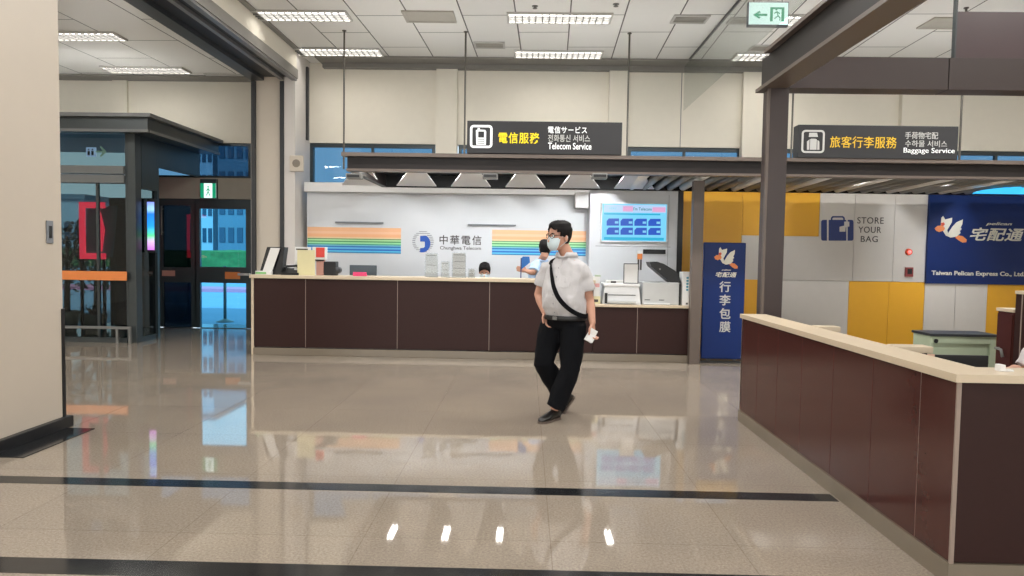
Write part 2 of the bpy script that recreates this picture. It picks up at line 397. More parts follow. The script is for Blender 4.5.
# annex back wall with header and openings (x from XL to the pier)
xp = W(250, 200, AY).x
xd0, xd1 = W(202, 270, AY).x, xp
z_h0, z_h1 = W(205, 199, AY).z, W(205, 178, AY).z
z_c1 = W(235, 143, AY).z
struct('wall_annex_upper', box(B(), XL, xp+.1, AY, AY+.2, z_c1, CZ+.3), M['cream'])
struct('trim_23', box(B(), XL, -4.27, AY-.35, AY-.001, ACZ-.03, ACZ-.001), M['soffit'])
struct('wall_annex_pilaster', box(B(), W(118, 95, AY-.05).x-.1, W(127, 95, AY-.05).x+.0, AY-.05, AY, z_c1, ACZ-.03), M['cream'])
struct('wall_annex_header', box(B(), W(156, 190, AY-.02).x, xp+.1, AY-.06, AY+.14, z_h0, z_h1), M['header'])
wo = bpy.data.objects.new('window_9', None); COL.objects.link(wo); wo['kind'] = 'structure'; wo.location = (xp-1, AY, z_h1)
bm = B(); xa = W(150, 160, AY).x; f = .045
for q in ((xa, xp, z_c1-f, z_c1), (xa, xp, z_h1, z_h1+f), (xp-f, xp, z_h1+f, z_c1-f), ((xa+xp)/2-.1, (xa+xp)/2-.05, z_h1+f, z_c1-f), (xa, xa+f, z_h1+f, z_c1-f)):
    box(bm, q[0], q[1], AY+.04, AY+.09, q[2], q[3])
obj('window_frame', bm, M['doorfr'], wo); obj('pane', box(B(), xa+f, xp-f, AY+.06, AY+.07, z_h1+f, z_c1-f), M['clerestory'], wo)
struct('wall_annex_return', box(B(), xp+.1, -4.2, AY, AY+.2, 0, CZ+.3), M['cream'])
# doors under the header
def door(n, px0, px1, panes, pm, band=None):
    x0, x1 = W(px0, 270, AY).x, W(px1, 270, AY).x
    d = bpy.data.objects.new(f'door_{n}', None); COL.objects.link(d); d['kind'] = 'structure'; d.location = ((x0+x1)/2, AY, 0)
    zt = z_h0; zs = [0.0]
    f = .09; bm = B(); y0, y1 = AY+.0, AY+.06
    box(bm, x0, x0+f, y0, y1, 0.01, zt); box(bm, x1-f, x1, y0, y1, 0.01, zt)
    cuts = [0.01]+[v for pr in panes for v in pr]+[zt]
    for k in range(0, len(cuts), 2): box(bm, x0+f, x1-f, y0, y1, cuts[k], cuts[k+1])
    obj('door_frame', bm, M['doorfr'], d)
    for a, b in panes:
        obj('pane', box(B(), x0+f, x1-f, y0+.025, y0+.033, a, b), pm, d)
    if band:
        bx0, bx1, bz0, bz1 = R(*band[:4], AY-.006)
        obj('safety_band', box(B(), bx0, bx1, AY-.006, AY-.001, bz0, bz1), band[4], d)
    return d
zz = lambda y, px=225: W(px, y, AY).z
d1 = door(1, 195, 251, [(zz(331), zz(283)), (zz(267), zz(209))], M['glassblue'], (225, 272, 240, 279, M['orange']))
d2 = door(2, 158, 196, [(zz(335), zz(283)), (zz(268), zz(206))], M['glassdark2'], (162, 270.5, 175, 276, M['pinkband']))
door(3, 110, 159, [(zz(335), zz(283)), (zz(268), zz(206))], M['glassdark2'], (136, 270.5, 157, 276, M['pinkband']))
bm = B(); a, b, c, dd = R(161.5, 206, 163, 235, AY-.05); tube(bm, [(a, AY-.05, c), (a, AY-.05, dd)], .012); tube(bm, [(a, AY-.05, c+.05), (a, AY, c+.05)], .009); tube(bm, [(a, AY-.05, dd-.05), (a, AY, dd-.05)], .009)
obj('door_handle', bm, M['grey'], d2, smooth=True)
bm = B(); a, b, c, dd = R(238, 272, 250, 277, AY-.05); tube(bm, [(a, AY-.05, (c+dd)/2), (b, AY-.05, (c+dd)/2)], .022); tube(bm, [(a+.03, AY-.05, (c+dd)/2), (a+.03, AY, (c+dd)/2)], .012)
obj('push_bar', bm, M['white'], d1, smooth=True)
struct('wall_annex_closed', box(B(), XL, W(58, 200, AY).x-1.2, AY, AY+.2, 0, z_c1), M['header'])

# floor inlay stripes
def stripe(n, py, wd, x0, x1):
    y = H(500, py, 0).y; struct(f'trim_{n}', box(B(), x0, x1, y-wd/2, y+wd/2, -.01, .0015), M['stone'])
stripe(30, 490.5, .125, XL+.1, 1.84); stripe(31, 577, .15, XL+.1, 1.80)

# ================================================================== CEILING FITTINGS

def fixture(loc, label):
    x, y, z = loc
    t = thing('ceiling_light', label, 'ceiling light', loc, 'recessed louvred ceiling lights')
    L, Wd = 1.36, .36
    bm = B(); f = .025
    for q in ((-L/2, L/2, -Wd/2, -Wd/2+f), (-L/2, L/2, Wd/2-f, Wd/2), (-L/2, -L/2+f, -Wd/2+f, Wd/2-f), (L/2-f, L/2, -Wd/2+f, Wd/2-f)):
        box(bm, x+q[0], x+q[1], y+q[2], y+q[3], z-.03, z-.001)
    obj('housing', bm, M['louver'], t)
    bm = B()
    for k in range(1, 15):
        xx = x-L/2+f+k*(L-2*f)/15; box(bm, xx-.006, xx+.006, y-Wd/2+f, y+Wd/2-f, z-.034, z-.012)
    for k in (1, 2, 3):
        yy = y-Wd/2+f+k*(Wd-2*f)/4; box(bm, x-L/2+f, x+L/2-f, yy-.006, yy+.006, z-.040, z-.012)
    obj('louver', bm, M['blade'], t)
    for k in (-1, 0, 1):
        obj('tube', box(B(), x-L/2+.03, x+L/2-.03, y+k*.1-.045, y+k*.1+.045, z-.009, z-.002), M['tube'], t)
    return t
FX = []
def fpos(a, b, y, z): 
    p, q = H(a, y, z), H(b, y, z); return ((p.x+q.x)/2, (p.y+q.y)/2, z)
C1 = fpos(508, 611, 17, CZ)
proto = fixture(C1, 'near louvred light above the telecom sign, wires hanging beside it')
def fx(loc, label): FX.append(copy_tree(proto, loc=loc, label=label))
def rel(col, row, z=CZ): return (C1[0]+3.42*col, C1[1]+1.62*row, z)
fx(fpos(517, 600, 53.5, CZ), 'louvred ceiling light directly over the telecom sign, close to the back wall')
fx(fpos(246, 350, 14.5, CZ), 'louvred ceiling light just right of the shutter header, nearer of its two')
fx(fpos(296, 380, 51, CZ), 'louvred ceiling light just right of the shutter header, nearer the back wall')
l = fpos(737, 820, 56, CZ); fx(l, 'louvred ceiling light partly hidden by the brown beam, nearest the back wall')
fx((l[0]-.05, C1[1], CZ), 'louvred ceiling light partly hidden behind the green exit sign')
a = H(187, 69.5, ACZ); fx((a.x-.68, a.y, ACZ), 'annex ceiling light closest to the cream wall above the entrance')
b_ = H(121, 35.5, ACZ); fx((b_.x-.68, b_.y, ACZ), 'annex ceiling light next nearer than the one closest to the wall')
fx((b_.x-.75, b_.y-1.75, ACZ), 'annex ceiling light showing only its corner beside the cream column')
# lamps over the viewer's end of the hall (same fittings, outside the frame)
def lamp(loc, e):
    fx(loc, 'louvred ceiling light over the part of the hall nearest the viewer')
    ld = bpy.data.lights.new('ceiling_lamp', 'AREA'); ld.shape = 'RECTANGLE'; ld.size = 1.3; ld.size_y = .3; ld.energy = e; ld.color = (1, .985, .955)
    lo = bpy.data.objects.new('ceiling_lamp', ld); COL.objects.link(lo); lo.location = (loc[0], loc[1], loc[2]-.045)
for yy, e in ((7.3, 85), (4.4, 50), (1.4, 30), (-1.6, 25), (-4.6, 25)):
    for xx in (-1.7, 1.7, 5.1, 8.3): lamp((xx, yy, CZ), e)
for yy in (7.0, 3.4, -1.0, -4.5): lamp((-7.2, yy, ACZ), 80)

def vent(px0, py0, px1, py1, label, slats=True):
    p0, p1 = H(px0, py1, CZ), H(px1, py0, CZ)
    q0, q1 = H((px0+px1)/2, py1, CZ).y, H((px0+px1)/2, py0, CZ).y
    y0, y1 = min(q0, q1), max(q0, q1); x0, x1 = H(px0, (py0+py1)/2, CZ).x, H(px1, (py0+py1)/2, CZ).x
    t = thing('ceiling_vent', label, 'vent', ((x0+x1)/2, (y0+y1)/2, CZ), 'ceiling vents')
    bm = B(); f = .03
    for q in ((x0, x1, y0, y0+f), (x0, x1, y1-f, y1), (x0, x0+f, y0+f, y1-f), (x1-f, x1, y0+f, y1-f)): box(bm, q[0], q[1], q[2], q[3], CZ-.02, CZ-.001)
    obj('frame', bm, M['louver'] if slats else M['vent'], t)
    if slats:
        obj('backing', box(B(), x0+f, x1-f, y0+f, y1-f, CZ-.004, CZ-.001), M['trackdk'], t)
        k = 5
        for i in range(k):
            yy = y0+f+(i+.5)*(y1-y0-2*f)/k; obj('slat', box(B(), x0+f, x1-f, yy-.012, yy+.012, CZ-.016, CZ-.012), M['vent'], t)
    else: obj('grille', box(B(), x0+f, x1-f, y0+f, y1-f, CZ-.010, CZ-.002), M['vent'], t)
vent(404, 10.5, 455, 21.5, 'plain grey ceiling panel left of the near light over the telecom sign', False)
vent(474, 41.5, 505, 47.5, 'small slotted ceiling vent left of the light over the telecom sign')
vent(672, 14.5, 708, 22.5, 'slotted ceiling vent left of the hanging glass pane')
vent(728, 17, 752, 23, 'slotted ceiling vent seen through the hanging glass pane')
vent(750, 44.5, 776, 50.5, 'slotted ceiling vent right of the hanging glass pane, beside the last light')
vent(925, 17, 985, 28, 'plain grey ceiling panel over the baggage office', False)
a = H(232, 75, ACZ); bm = B(); box(bm, a.x-.45, a.x+.35, a.y-.09, a.y+.05, ACZ-.014, ACZ-.001)
tag(obj('access_hatch', bm, M['louver'], origin=(a.x, a.y, ACZ)), 'small pale hatch in the annex ceiling beside the shutter header', 'hatch')
for (sx, sy, lb) in ((535, 6, 'small ceiling sprinkler above the near light, centre of the hall'), (616, 4, 'small ceiling sprinkler right of the near light over the telecom sign')):
    a = H(sx, sy, CZ); tag(obj('sprinkler', lathe(B(), (a.x, a.y, CZ-.035), [(.008, 0), (.03, .004), (.03, .008), (.01, .012), (.012, .028), (.04, .03), (.04, .034)], 16), M['grey'], origin=(a.x, a.y, CZ), smooth=True), lb, 'sprinkler')

# glass smoke curtain hanging from the ceiling
gx = W(683, 68, WB).x
gz = W(683, 111, WB-.1).z
sm = thing('smoke_curtain', 'clear glass smoke curtain pane hanging from the ceiling, running to the back wall', 'glass pane', (gx, 7, gz))
obj('glass_pane', box(B(), gx-.005, gx+.005, 2.6, WB-.13, gz, CZ-.03), M['pane'], sm)
obj('top_rail', box(B(), gx-.012, gx+.012, 2.6, WB-.13, CZ-.028, CZ-.001), M['dark'], sm)

# exit sign hanging from the ceiling
EY = 8.2
x0, x1, z0, z1 = R(749, 2.5, 788, 24.5, EY)
es = thing('exit_sign', 'lit green and white exit sign with left arrow, hanging from the ceiling', 'exit sign', ((x0+x1)/2, EY, z0))
obj('sign_box', box(B(), x0-.01, x1+.01, EY+.003, EY+.06, z0-.02, z1+.01, .004), M['dark'], es)
obj('lit_panel', box(B(), x0, x1, EY-.003, EY+.0025, z0, z1), M['exitw'], es)
bm = B(); a, b, c, d = R(770, 7.5, 784, 21.5, EY)
for q in ((a, a+.03, c, d), (b-.03, b, c, d), (a+.03, b-.03, d-.02, d)): box(bm, q[0], q[1], EY-.008, EY-.0035, q[2], q[3])
obj('door_symbol', bm, M['green'], es)
bm = B(); cx, cz = (a+b)/2, (c+d)/2
ball(bm, (cx-.01, EY-.006, cz+.055), .012, .003, .012, 10)
for pts in (((-.005, .035), (.01, -.015)), ((.0, .03), (-.035, .01)), ((0, .03), (.03, .005)), ((.01, -.015), (-.03, -.05)), ((.01, -.015), (.035, -.04), (.03, -.07))):
    tube(bm, [(cx+q[0], EY-.006, cz+q[1]) for q in pts], .006, 8)
obj('running_figure', bm, M['green'], es)
a, b, c, d = R(753, 11, 767, 19, EY); m_ = (c+d)/2
obj('arrow', prism_y(B(), [(a, m_), (a+.07, d), (a+.085, d-.018), (a+.05, m_+.012), (b, m_+.012), (b, m_-.012), (a+.05, m_-.012), (a+.085, c+.018), (a+.07, c)], EY-.008, EY-.0035), M['green'], es)
for q in (x0+.06, x1-.06): obj('hanging_rod', tube(B(), [(q, EY+.03, z1+.01), (q, EY+.03, CZ-.001)], .006, 8), M['rodm'], es)
# exit sign over the door
EY2 = AY-.12
x0, x1, z0, z1 = R(200, 179, 216.5, 198.5, EY2)
es = thing('exit_sign', 'lit green exit sign with running figure over the glass entrance door', 'exit sign', ((x0+x1)/2, EY2, z0))
obj('sign_box', box(B(), x0, x1, EY2+.003, AY-.061, z0, z1, .004), M['doorfr'], es)
zt = z1-(z1-z0)*.22
obj('lit_panel', box(B(), x0+.01, x1-.01, EY2-.003, EY2+.0025, z0+.01, zt), M['exitw'], es)
bm = B(); wv = (x1-x0)
for q in ((x0+.01, x0+.24*wv), (x1-.24*wv, x1-.01)): box(bm, q[0], q[1], EY2-.008, EY2-.0035, z0+.01, zt)
obj('door_symbol', bm, M['green'], es)
bm = B(); cx, cz = (x0+x1)/2, (z0+zt)/2
ball(bm, (cx, EY2-.006, cz+.07), .014, .003, .014, 10)
for pts in (((0, .05), (0, -.01)), ((0, .04), (-.03, .0)), ((0, .04), (.03, .0)), ((0, -.01), (-.03, -.08)), ((0, -.01), (.03, -.08))):
    tube(bm, [(cx+q[0], EY2-.006, cz+q[1]) for q in pts], .007, 8)
obj('running_figure', bm, M['green'], es)

# ================================================================== VESTIBULE (glass entrance box)
VY = 10.2
vx = W(136, 250, VY).x
zr1 = W(150, 113, VY-.3).z; zr0 = zr1-.24
v = thing('glass_vestibule', 'dark framed glass entrance vestibule with a flat grey metal roof', 'vestibule', (vx-1.6, 11.2, 0))
rx = W(150, 113, VY-.3).x
obj('roof', box(B(), XL+.1, rx, VY-.3, AY-.01, zr1-.05, zr1), M['vroof'], v)
obj('fascia', box(B(), XL+.1, rx-.08, VY-.22, AY-.01, zr0, zr1-.051), M['vframe'], v)
obj('fascia_edge', box(B(), XL+.1, rx-.06, VY-.25, VY-.221, zr0-.02, zr0+.02), M['vroof'], v)
obj('fascia_edge', box(B(), rx-.079, rx-.05, VY-.22, AY-.03, zr0-.02, zr0+.02), M['vroof'], v)
zb1, zb0 = W(100, 166, VY).z, W(100, 183, VY).z
obj('post', box(B(), W(128, 250, VY).x, vx, VY, VY+.16, 0, zr0, .004), M['vframe'], v)
obj('post', box(B(), XL+.2, XL+.3, VY, VY+.16, 0, zr0, .004), M['vframe'], v)
xe = W(123.5, 175, VY-.04).x
obj('lintel', box(B(), XL+.31, xe, VY-.05, VY+.12, (zb0+zb1)/2+.01, zb1), M['vroof'], v)
obj('lintel', box(B(), XL+.31, xe, VY-.04, VY+.12, zb0, (zb0+zb1)/2-.006), M['vroof'], v)
xq = W(128, 250, VY).x-.002
obj('jamb', box(B(), xe+.002, xq, VY+.0, VY+.10, 0.05, zr0-.001), M['vframe'], v)
obj('mullion', box(B(), W(97.5, 260, VY+.05).x, W(100, 260, VY+.05).x, VY+.03, VY+.07, .07, zb0), M['vframe'], v)
obj('bottom_rail', box(B(), XL+.31, xe, VY+.0, VY+.08, 0.0, .07), M['vframe'], v)
obj('front_pane', box(B(), XL+.31, xe, VY+.045, VY+.055, .071, zb0-.001), M['glassdark'], v)
obj('transom_pane', box(B(), XL+.31, xe, VY+.045, VY+.055, zb1+.001, zr0-.001), M['glassdark'], v)
obj('side_pane', box(B(), vx-.05, vx-.04, VY+.17, 10.8, .071, zr0-.001), M['glassdark'], v)
obj('side_rail', box(B(), vx-.07, vx-.02, VY+.17, 10.8, 0, .07), M['vframe'], v)
obj('side_rail', box(B(), vx-.08, vx, VY+.17, 10.8, zz(199), zr0-.002), M['doorfr'], v)
obj('side_transom', box(B(), vx-.06, vx-.0, 10.862, AY-.065, z_h1+.01, zr0-.002), M['doorfr'], v)
for yy in (10.801,): obj('side_mullion', box(B(), vx-.08, vx-.0, yy, yy+.06, 0.0, zr0-.002), M['doorfr'], v)
a, b, c, d = R(50, 271, 127, 280, VY-.06)
obj('safety_band', box(B(), XL+.35, b, VY-.075, VY-.055, c, d, .003), M['orange'], v, label='bright orange safety band across the front glass')
a, b, c, d = R(50, 326, 131, 328.5, VY-.06)
bm = B(); box(bm, XL+.35, b, VY-.08, VY-.05, c, d)
for q in (b-.03, b-.22): box(bm, q, q+.03, VY-.08, VY-.05, 0, c)
obj('guard_rail', bm, M['grey'], v)
# transom symbol
x0, x1, z0, z1 = R(83, 146.5, 93, 156, VY+.03)
ds = thing('direction_sign', 'small white pictogram sign with a pale arrow behind the vestibule transom glass', 'sign', ((x0+x1)/2, VY+.2, z0))
obj('pictogram_panel', box(B(), x0, x1, VY+.1, VY+.115, z0, z1, .002), mat('lit_pictogram', (230, 235, 250), .5, emit=(200, 210, 250), es=2.2), ds)
bm = B(); 
for k in (0.2, .58):
    xx = x0+(x1-x0)*k; ball(bm, (xx+.012, VY+.098, z1-.035), .012, .003, .012, 8); box(bm, xx-.004, xx+.028, VY+.096, VY+.0995, z0+.02, z1-.055)
obj('figure_symbol', bm, M['ink'], ds)
a, b, c, d = R(95, 146, 106, 157, VY+.1); m_ = (c+d)/2
obj('arrow', prism_y(B(), [(b, m_), (b-.08, d), (b-.09, d-.02), (b-.05, m_+.01), (a, m_+.01), (a, m_-.01), (b-.05, m_-.01), (b-.09, c+.02), (b-.08, c)], VY+.1, VY+.115), mat('lit_arrow', (200, 210, 190), .5, emit=(190, 205, 180), es=1.3), ds)
# red lit frame & poster behind the glass
FY = 10.6
x0, x1, z0, z1 = R(79, 202, 104, 259, FY)
rf = thing('red_display_stand', 'glowing red rectangular display frame standing behind the vestibule glass', 'display frame', ((x0+x1)/2, FY+.05, 0))
bm = B(); fw = .075
for q in ((x0, x0+fw, z0, z1), (x0+fw, x1, z1-.09, z1), (x0+fw, x1, z0, z0+.09)): box(bm, q[0], q[1], FY, FY+.05, q[2], q[3], .004)
obj('red_border', bm, M['redled'], rf)
q = W(102.5, 230, FY).x
obj('red_strip', prism_y(B(), [(q-.05, z1-.1), (q+.03, z0+.45), (q-.02, z0+.12), (q-.06, z0+.12)], FY, FY+.02), M['redled'], rf)
obj('poster', prism_y(B(), [(x0+fw+.005, z1-.1), (W(115, 205, FY).x, z1-.04), (W(110, 258, FY).x, z0+.03), (x0+fw+.005, z0+.1)], FY+.055, FY+.075), M['teal'], rf)
bm = B(); 
for q in (x0+.02, x1-.02): box(bm, q-.02, q+.02, FY+.01, FY+.04, 0.01, z0)
box(bm, x0-.1, x1+.1, FY-.1, FY+.2, 0, .012); obj('stand', bm, M['black'], rf)
# rainbow screen
FY2 = 10.5
x0, x1, z0, z1 = R(147, 202, 155, 250, FY2)
ls = thing('light_column', 'narrow upright screen glowing blue, green and violet beside the dark doors', 'screen', ((x0+x1)/2, FY2+.05, 0))
obj('screen', box(B(), x0+.01, x1-.01, FY2-.012, FY2-.001, z0, z1), M['rainbow'], ls)
obj('housing', box(B(), x0, x1, FY2, FY2+.08, z0-.04, z1+.05, .005), M['black'], ls)

# ================================================================== OUTSIDE
struct('ground_outside', box(B(), -60, 30, 13.0, 110, -.25, -.05), M['asphalt'])
x0 = W(190, 290, 24).x
struct('kerb_outside', box(B(), -30, 0, 23.5, 25.0, -.05, .06), M['kerb'])
hb = B(); box(hb, -45, -5, 52, 55, -.05, 1.25)
bmesh.ops.subdivide_edges(hb, edges=hb.edges[:], cuts=24, use_grid_fill=True)
for vv in hb.verts: vv.co += Vector((noise.noise(vv.co*1.3), noise.noise(vv.co*1.3+Vector((9, 0, 0))), noise.noise(vv.co*1.7+Vector((0, 9, 0)))))*.18
tag(obj('hedge', hb, M['hedge'], origin=(-25, 53, -.05)), 'long clipped green hedge across the road outside the entrance door', 'hedge')
def building(x0, x1, y, h, m, label, cols, rows):
    t = thing('building', label, 'building', ((x0+x1)/2, y, -.05), 'buildings across the road')
    obj('facade', box(B(), x0, x1, y, y+12, -.05, h), m, t)
    obj('roof', box(B(), x0-.3, x1+.3, y-.3, y+12.3, h+.001, h+.5), M['bldg2'], t)
    for i in range(cols):
        for j in range(rows):
            cx = x0+(i+.5)*(x1-x0)/cols; cz = 2.2+j*3.2
            w2 = (x1-x0)/cols*.32
            obj('window', box(B(), cx-w2, cx+w2, y-.08, y-.001, cz, cz+1.7), M['bwin'], t)
building(W(218, 230, 80).x, W(262, 230, 80).x, 80, 15, M['bldg2'], 'slate coloured apartment block with dark windows seen through the door', 5, 4)
building(W(196, 230, 84).x, W(213, 230, 84).x, 84, 19, M['bldg'], 'pale slim tower left of the slate block seen through the door', 3, 5)
building(W(20, 230, 70).x, W(84, 230, 70).x, 70, 6.2, M['bldg'], 'low pale building beyond the vestibule', 6, 1)
# queue post outside
a = H(225, 321, 0); 
qp = thing('bollard_post', 'slim steel post on a round base outside the entrance door', 'post', (a.x, 13.9, -.05))
k = 13.9/a.y; X = W(225, 300, 13.9).x
obj('base', lathe(B(), (X, 13.9, -.05), [(.17, 0), (.17, .01), (.06, .05), (.03, .07)], 24), M['grey'], qp, smooth=True)
obj('pole', cyl(B(), (X, 13.9, .02), .03, 1.05), M['grey'], qp, smooth=True)
# shrub outside the vestibule
def shrub(name, c, r, h, label, cat, pot=False, n=420, kind=None):
    t = thing(name, label, cat, (c[0], c[1], c[2]))
    bm = B(); rnd = random.Random(int(c[0]*100))
    for i in range(n):
        th, ph = rnd.uniform(0, 2*PI), math.acos(rnd.uniform(-1, 1)); rr = r*rnd.uniform(.45, 1)
        p = Vector((c[0]+rr*math.sin(ph)*math.cos(th), c[1]+rr*math.sin(ph)*math.sin(th), c[2]+h-r*1.0+rr*1.15*math.cos(ph)))
        d = Vector((rnd.uniform(-1, 1), rnd.uniform(-1, 1), rnd.uniform(-.6, .8))).normalized(); u, v_ = frame_of(d); s = r*.22
        bm.faces.new([bm.verts.new(q) for q in (p, p+d*s*.5+u*s*.28, p+d*s, p+d*s*.5-u*s*.28)])
    obj('foliage', bm, M['leaf'], t)
    bm = B(); z0 = c[2]+(.3 if pot else 0)
    tube(bm, [(c[0], c[1], z0), (c[0]+.02, c[1], c[2]+h-r*1.1), (c[0], c[1]+.02, c[2]+h-r*.3)], [.05, .04, .02], 8)
    for k in range(4):
        a = k*1.6; tube(bm, [(c[0], c[1], c[2]+h-r*1.1), (c[0]+r*.6*math.cos(a), c[1]+r*.6*math.sin(a), c[2]+h-r*.5)], [.025, .01], 6)
    obj('stem', bm, M['bark'], t)
    if pot: obj('pot', lathe(B(), c, [(.13, 0), (.2, .3), (.2, .34), (.17, .34), (.16, .28)], 20), M['potm'], t, smooth=True)
p_ = W(70, 250, 11.6); shrub('potted_shrub', (p_.x, 11.5, 0), .55, 1.75, 'dark leafy shrub in a grey pot inside the vestibule', 'plant', True)
p_ = W(95, 240, 15.2); shrub('street_tree', (p_.x, 15.2, -.05), .8, 2.1, 'small dark green tree on the pavement beyond the vestibule', 'tree', n=500)
p_ = W(96, 336, 10.9); shrub('potted_plant', (p_.x-.1, 11.0, 0), .2, .55, 'small pale potted plant low behind the vestibule glass', 'plant', True, 160)

# ================================================================== TELECOM BOOTH WALL
BY = 11.2
xb0, xb1 = W(307, 230, BY).x, W(589, 230, BY).x
zb = W(450, 184, BY-.1).z; zcap = W(450, 193.5, BY-.1).z
bw = thing('booth_wall', 'white telecom booth wall with a thick cap along its top', 'wall panel', ((xb0+xb1)/2, BY, 0))
obj('panel', box(B(), xb0, xb1, BY, BY+.12, 0, zcap), M['booth'], bw)
obj('cap', box(B(), xb0-.02, xb1, BY-.10, BY+.14, zcap+.001, zb, .006), M['white'], bw)
# colour stripes
def stripes(px0, px1, pyt, pyb, label):
    x0, x1, z0, z1 = R(px0, pyt, px1, pyb, BY)
    t = thing('striped_mural', label, 'wall graphic', ((x0+x1)/2, BY, z0), 'colour stripe murals')
    cols = [(238, 182, 140, 3), (242, 192, 156, 2), (238, 178, 134, 2.4), (232, 200, 160, 1.1), (84, 140, 84, .7), (166, 214, 160, 1.2), (60, 140, 84, .8), (150, 214, 160, 1.3), (50, 150, 130, .8),
            (120, 190, 210, .8), (28, 110, 180, 1.1), (100, 180, 226, 1.2), (24, 104, 190, 1.2), (90, 186, 226, 1.1), (20, 120, 176, .8)]
    tot = sum(c[3] for c in cols); z = z1
    for c in cols:
        h = (z1-z0)*c[3]/tot
        nm = 'stripe_%d_%d_%d' % c[:3]
        if nm not in M: M[nm] = mat(nm, c[:3], .4, var=.02)
        obj('stripe', box(B(), x0, x1, BY-.004, BY-.0005, z-h, z), M[nm], t); z -= h
stripes(307.5, 401, 227.5, 253, 'orange, green and blue striped band left of the blue round logo')
stripes(492, 586, 230.5, 255.5, 'orange, green and blue striped band behind the walking man')
for a, b, y, lb in ((336, 384, 222.7, 'thin grey wall rail above the striped band nearest the pier'), (468, 516, 225.2, 'thin grey wall rail above and left of the walking man')):
    x0, x1, z0, z1 = R(a, y-.8, b, y+.8, BY)
    t = thing('wall_rail', lb, 'rail', ((x0+x1)/2, BY-.03, z0), 'thin wall rails')
    obj('bar', box(B(), x0, x1, BY-.05, BY-.03, z0, z1, .003), M['inkl'], t)
    for q in (x0+.08, x1-.08): obj('bracket', box(B(), q-.01, q+.01, BY-.03, BY, z0+.004, z1-.004), M['inkl'], t)
# logo
c = W(423, 241.6, BY)
lg = thing('round_logo', 'round blue emblem of thin lines around a solid hook on the booth wall', 'logo', (c.x, BY, c.z))
Rr = .172; z0_ = c.z; bm = B()
for k in range(12):
    z = -Rr*.93+k*(2*Rr*.93)/11; hx = math.sqrt(max(0, Rr*Rr-z*z)); th = .006
    inner = math.sqrt(max(0, (Rr*.72)**2-z*z)) if abs(z) < Rr*.72 else 0
    if inner == 0: box(bm, c.x-hx, c.x+hx, BY-.004, BY-.0005, c.z+z-th/1.3, c.z+z+th/1.3)
    else:
        box(bm, c.x-hx, c.x-inner, BY-.004, BY-.0005, c.z+z-th, c.z+z+th); box(bm, c.x+inner*.9, c.x+hx, BY-.004, BY-.0005, c.z+z-th, c.z+z+th)
obj('line_ring', bm, M['inkl'], lg)
pts = []
for k in range(15):
    a = math.radians(62-k*168/14); pts.append((c.x-.012+Rr*.78*math.cos(a)*.98, c.z-.03+Rr*.83*math.sin(a)))
pts += [(c.x-.045, c.z-.155), (c.x-.045, c.z-.105), (c.x+.01, c.z-.10), (c.x+.03, c.z-.08), (c.x+.03, c.z-.01), (c.x+.02, c.z+.0), (c.x-.045, c.z+.0), (c.x-.045, c.z+.09), (c.x+.03, c.z+.095)]
obj('hook_symbol', prism_y(B(), pts, BY-.006, BY-.0005), M['logoblue'], lg)
st = thing('wall_lettering', 'grey company name in Chinese characters with small Latin line beside the round logo', 'lettering', (W(460, 245, BY).x, BY, W(460, 250, BY).z))
text_in('中華電信', R(439.5, 235.3, 481.5, 244.8, BY), BY-.0005, M['ink'], st, bold=.012, spacing=1.25)
text_in('Chunghwa Telecom', R(440, 246.3, 481, 250.8, BY), BY-.0005, M['ink'], st, bold=.01)
# speaker on booth wall end
x0, x1, z0, z1 = R(575, 192, 589, 208, BY-.25)
sp = thing('wall_speaker', 'small white wall speaker at the end of the booth wall above the walking man', 'speaker', ((x0+x1)/2, BY-.2, z0))
obj('case', box(B(), x0, x1, BY-.25, BY-.08, z0, z1, .012), M['white'], sp)
obj('bracket', box(B(), (x0+x1)/2-.02, (x0+x1)/2+.02, BY-.08, BY, (z0+z1)/2-.03, (z0+z1)/2+.03), M['grey'], sp)
# small speaker on the left pier
x0, x1, z0, z1 = R(290, 155.5, 303.5, 171.5, 10.82)
sp = thing('alarm_box', 'small cream square box with round dial on the white pier', 'wall box', ((x0+x1)/2, 10.85, z0))
obj('case', box(B(), x0, x1, 10.80, 10.859, z0, z1, .008), M['colbeige'], sp)
bm = B(); tube(bm, [((x0+x1)/2, 10.792, (z0+z1)/2), ((x0+x1)/2, 10.799, (z0+z1)/2)], .06, 24); obj('dial', bm, M['kick'], sp)
# switch on near column
a = H(0, 0, 5)  # noqa
d = ray(49, 232); t_ = cX/d.x; q = Vector((cX, d.y*t_, EYE+d.z*t_))
sw = thing('switch_plate', 'narrow grey switch plate on the cream column', 'switch', (q.x, q.y, q.z-.08))
obj('plate', box(B(), cX+.001, cX+.011, q.y-.035, q.y+.035, q.z-.085, q.z+.085, .003), M['inkl'], sw)
obj('button', box(B(), cX+.011, cX+.016, q.y-.014, q.y+.014, q.z-.045, q.z+.045), M['black'], sw)

